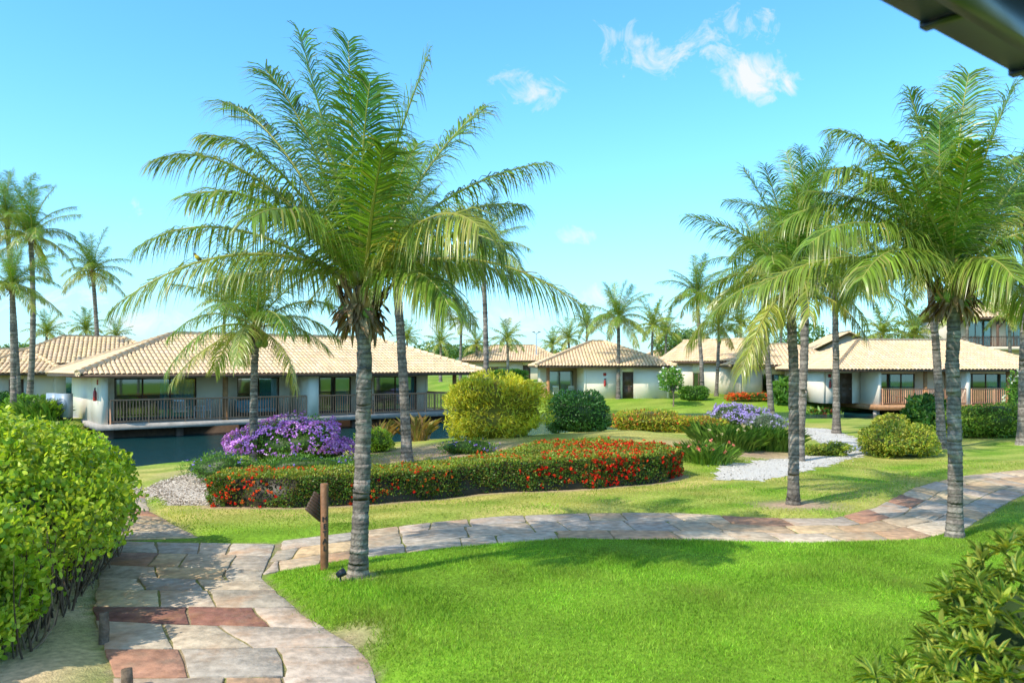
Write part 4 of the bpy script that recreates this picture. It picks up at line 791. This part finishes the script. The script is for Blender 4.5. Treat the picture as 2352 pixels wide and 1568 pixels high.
# sign post
sx,sy=-2.70,11.46; zb=gz(sx,sy); root=thing('sign_post','square wooden sign post with vertical lettering beside the foreground palm','sign',(sx,sy,zb),R(20)); g=Geo(); hp=1.24
g.faces([(-.052,-.05,-.1),(.052,-.05,-.1),(.052,.05,-.1),(-.052,.05,-.1),(-.052,-.05,hp-.015),(.052,-.05,hp-.015),(.052,.05,hp-.015),(-.052,.05,hp-.015),(-.045,-.043,hp),(.045,-.043,hp),(.045,.043,hp),(-.045,.043,hp)],[(0,1,5,4),(1,2,6,5),(2,3,7,6),(3,0,4,7),(4,5,9,8),(5,6,10,9),(6,7,11,10),(7,4,8,11),(8,9,10,11)],(0,0,0)); g.build('post',M['postwood'],root)
fc=bpy.data.curves.new('lettering','FONT'); fc.body='M\nE\nT\nA\nL'; fc.align_x='CENTER'; fc.size=.11; fc.space_line=.95; fc.extrude=.002
to=bpy.data.objects.new('tmp',fc); C.objects.link(to); dg=bpy.context.evaluated_depsgraph_get(); dg.update(); me=bpy.data.meshes.new_from_object(to.evaluated_get(dg)); bpy.data.objects.remove(to); me.materials.clear()
me.materials.append(M['black']); o=link('lettering',me,None,root); o.rotation_euler=(R(90),0,0); o.location=(0,-.0535,.70)
g=Geo(); 
for k in range(7): g.box(-.18,.18,-.018,.018-.008*(k%2),-.15+.043*k,-.15+.043*(k+1)-.004)
o=g.build('sign_board',M['dark'],root); o.location=(-.09,.08,.90); o.rotation_euler=(0,R(38),R(40))
x,y=G(782,1340); root=thing('garden_spotlight','small dark garden spotlight at the foot of the foreground palm','lamp',(x,y,gz(x,y)),R(30)); g=Geo(); g.tube([(0,0,-.05),(0,0,.09)],.012,6); g.build('stake',M['black'],root)
g=Geo(); g.tube([(-.05,0,.09),(.0,0,.11),(.06,0,.135)],[.035,.05,.055],12); g.build('lamp_housing',M['black'],root); g=Geo(); g.tube([(.0605,0,.1352),(.0635,0,.1364)],.047,12); g.build('lens',M['blue'],root)
for k,(px,py,h,lb) in enumerate([(238,1478,.34,'short wooden stake at the foot of the left hedge'),(290,1585,.2,'cut log stake at the bottom edge beside the path')]):
    x,y=G(px,py,.0); g=Geo(); c=rng.uniform(.8,1.1); g.tube([(0,0,-.1),(.01,0,h*.5),(0,.01,h)],[.055,.052,.05],9,np.array([.2,.145,.1])*c); o=g.build('wooden_stake',M['bark']); o.location=(x,y,gz(x,y)); tag(o,lb,'stake','wooden stakes beside the path')
# bird on frond
cc=[P3(830,655,11.04),P3(521,500,10.74),P3(262,705,10.54)]; p=bez(*cc,[.645])[0]
root=thing('small_bird','small yellow breasted bird perched on the left drooping frond','bird',(p[0],p[1],p[2]+.02),R(200)); root.scale=(.7,.7,.7); g=Geo()
pr=[(-.11,.0,.004),(-.07,.015,.012),(-.03,.03,.03),(0,.05,.042),(.03,.075,.04),(.045,.1,.026),(.055,.118,.027),(.068,.128,.022),(.08,.13,.006),(.1,.128,.001)]
cl=[(.06,.045,.03)]*2+[(.12,.09,.03),(.6,.42,.03),(.7,.5,.03),(.65,.45,.03),(.05,.04,.03),(.06,.04,.03),(.02,.02,.02),(.02,.02,.02)]
g.tube([(a,0,b+.02) for a,b,_ in pr],[c for *_,c in pr],10,np.array(cl)); g.build('body',M['yel'],root,smooth=True)
for s in(-1,1): g=Geo(); g.tube([(0,s*.015,.0),(0,s*.015,.04)],.003,4); g.build('leg',M['black'],root)
# near roof eave at top right
ang=R(37.3); A0=np.array([1.15,2.6])-.9*np.array([math.cos(ang),math.sin(ang)]); zt=4.225
root=thing('roof_eave','dark gutter and eave of the near building overhead at top right','roof eave',(A0[0],A0[1],zt),ang)
pr=[(0,-.0),(0,.1),(-.01,.1),(-.01,.012),(-.12,.012),(-.12,.1),(-.13,.1),(-.13,0)]; n=len(pr); XE=2.36; g=Geo()
V=[(x,y,z) for x in(-.3,XE) for y,z in pr]; g.faces(V,[(i,(i+1)%n,(i+1)%n+n,i+n) for i in range(n)]+[tuple(range(n)),tuple(range(n,2*n))],(0,0,0)); g.build('gutter',M['navy'],root)
for x in(1.32,2.08):
    g=Geo(); g.box(x-.025,x+.025,-.14,.012,-.014,-.002); g.box(x-.025,x+.025,.002,.012,-.002,.1); g.build('bracket',M['black'],root)
part_box(root,'fascia','navy',-.3,XE,-.2,-.14,-.03,.16)
g=Geo(); V=[(-.3,-.1,.13),(XE,-.1,.13),(XE,-1.9,.9),(-.3,-1.9,.9),(-.3,-.1,.17),(XE,-.1,.17),(XE,-1.9,.94),(-.3,-1.9,.94)]; g.faces(V,[(0,1,2,3),(4,5,6,7),(0,1,5,4),(2,3,7,6),(0,3,7,4),(1,2,6,5)],(0,0,0)); g.build('roof_slab',M['navy'],root)
GRP={'green_shrub':'low green shrubs around the red hedge','croton_hedge':'yellow crotons on the knoll','lavender_bush':'lavender bushes on the knoll','ornamental_grass':'ornamental grass behind the gravel','spiky_plant':'spiky plants near the water','round_bush':'yellow green bushes on the right lawn','green_hedge':'clipped green hedges','garden_plant':'broad leaved plants by the balcony bungalow','gable_house':'gable roofed houses'}
for o in C.objects:
    b=o.name.split('.')[0]
    if o.parent is None and GRP.get(b): o['group']=GRP[b]
# ------------------------------------------------------------------ world, sun, camera
SE,SA=45,232.
w=bpy.data.worlds.new('World'); SC.world=w; w.use_nodes=True; nt=w.node_tree; nt.nodes.clear(); Lk=nt.links.new
sky=nd(nt,'ShaderNodeTexSky',sky_type='NISHITA'); sky.sun_disc=False; sky.sun_elevation=R(SE); sky.sun_rotation=R(SA); sky.air_density=1.; sky.dust_density=.4; sky.ozone_density=1.2
tc=nd(nt,'ShaderNodeTexCoord'); sp=nd(nt,'ShaderNodeSeparateXYZ'); Lk(tc.outputs['Generated'],sp.inputs[0])
def mth(op,a,b=None,cl=False):
    n=nd(nt,'ShaderNodeMath',operation=op); n.use_clamp=cl
    for i,v in enumerate((a,b)):
        if v is None: continue
        if isinstance(v,(int,float)): n.inputs[i].default_value=v
        else: Lk(v,n.inputs[i])
    return n.outputs[0]
hi=nd(nt,'ShaderNodeMapRange',interpolation_type='SMOOTHSTEP'); hi.inputs[1].default_value=.42; hi.inputs[2].default_value=.8; Lk(sp.outputs[2],hi.inputs[0])
tm=nd(nt,'ShaderNodeMix',data_type='RGBA'); Lk(hi.outputs[0],tm.inputs[0]); tm.inputs[6].default_value=(.92,1.92,2.5,1); tm.inputs[7].default_value=(2.5,2.0,1.5,1); tm.clamp_result=False
tint=nd(nt,'ShaderNodeVectorMath',operation='MULTIPLY'); Lk(tm.outputs[2],tint.inputs[1]); Lk(sky.outputs[0],tint.inputs[0])
yy=mth('MAXIMUM',sp.outputs[1],.02); U=mth('DIVIDE',sp.outputs[0],yy); Vv=mth('DIVIDE',sp.outputs[2],yy)
cb=nd(nt,'ShaderNodeCombineXYZ'); Lk(U,cb.inputs[0]); Lk(Vv,cb.inputs[1])
no=nd(nt,'ShaderNodeTexNoise'); no.inputs['Scale'].default_value=19; no.inputs['Detail'].default_value=11; no.inputs['Roughness'].default_value=.66; no.inputs['Distortion'].default_value=.9; Lk(cb.outputs[0],no.inputs['Vector'])
tot=None
for px,py,rx,ry,am in[(1410,100,60,70,.75),(1500,130,130,55,.8),(1620,110,120,75,.9),(1740,175,85,55,1.35),(1700,60,100,55,.85),(1235,215,80,40,.95),(1190,185,60,32,.75),(290,500,40,45,.6),(1330,540,45,22,.7),(2190,180,45,22,.75),(1180,745,240,45,.95),(80,700,160,60,.95),(1370,680,100,30,.9),(480,470,90,28,.65),(1560,740,140,38,.9),(330,740,140,38,.9)]:
    sq=mth('SUBTRACT',U,(px-1176)/F); sq=mth('DIVIDE',sq,rx*1.5/F); sq=mth('MULTIPLY',sq,sq); s2=mth('SUBTRACT',Vv,(HY-py)/F); s2=mth('DIVIDE',s2,ry*1.5/F); s2=mth('MULTIPLY',s2,s2)
    v=mth('MULTIPLY',mth('SUBTRACT',1.,mth('ADD',sq,s2),True),am); tot=v if tot is None else mth('MAXIMUM',tot,v)
al=mth('MULTIPLY',mth('ADD',mth('SUBTRACT',no.outputs[0],.70),mth('MULTIPLY',tot,.30)),4.2,True); al=mth('MULTIPLY',al,mth('MULTIPLY',tot,2.2,True)); al=mth('MULTIPLY',al,.95)
hz=mth('POWER',mth('SUBTRACT',1.,mth('MULTIPLY',mth('ABSOLUTE',sp.outputs[2]),2.5),True),2.2); hz=mth('MULTIPLY',hz,.66)
m1=nd(nt,'ShaderNodeMix',data_type='RGBA'); Lk(hz,m1.inputs[0]); Lk(tint.outputs[0],m1.inputs[6]); m1.inputs[7].default_value=(4.7,5.9,6.6,1)
m2=nd(nt,'ShaderNodeMix',data_type='RGBA'); Lk(al,m2.inputs[0]); Lk(m1.outputs[2],m2.inputs[6]); m2.inputs[7].default_value=(6.4,6.55,6.7,1)
bg=nd(nt,'ShaderNodeBackground'); bg.inputs[1].default_value=.15; Lk(m2.outputs[2],bg.inputs[0]); ow=nd(nt,'ShaderNodeOutputWorld'); Lk(bg.outputs[0],ow.inputs[0])
sd=bpy.data.lights.new('sun','SUN'); sd.energy=5.0; sd.angle=R(.55); sd.color=(1,.93,.80); so=bpy.data.objects.new('sun',sd); C.objects.link(so)
dv=Vector((-math.sin(R(SA))*math.cos(R(SE)),-math.cos(R(SA))*math.cos(R(SE)),-math.sin(R(SE)))); so.rotation_euler=dv.to_track_quat('-Z','Y').to_euler(); so.location=(-10,-5,20)
cd=bpy.data.cameras.new('camera'); cd.lens=28; cd.sensor_width=36; cd.shift_y=.0251; cd.clip_end=6000; cd.clip_start=.05; cd.dof.use_dof=True; cd.dof.focus_distance=16; cd.dof.aperture_fstop=2.2
co=bpy.data.objects.new('camera',cd); C.objects.link(co); co.location=(0,0,H); co.rotation_euler=(R(90),0,0); SC.camera=co
SC.view_settings.view_transform='Standard'; SC.view_settings.look='None'; SC.view_settings.exposure=0
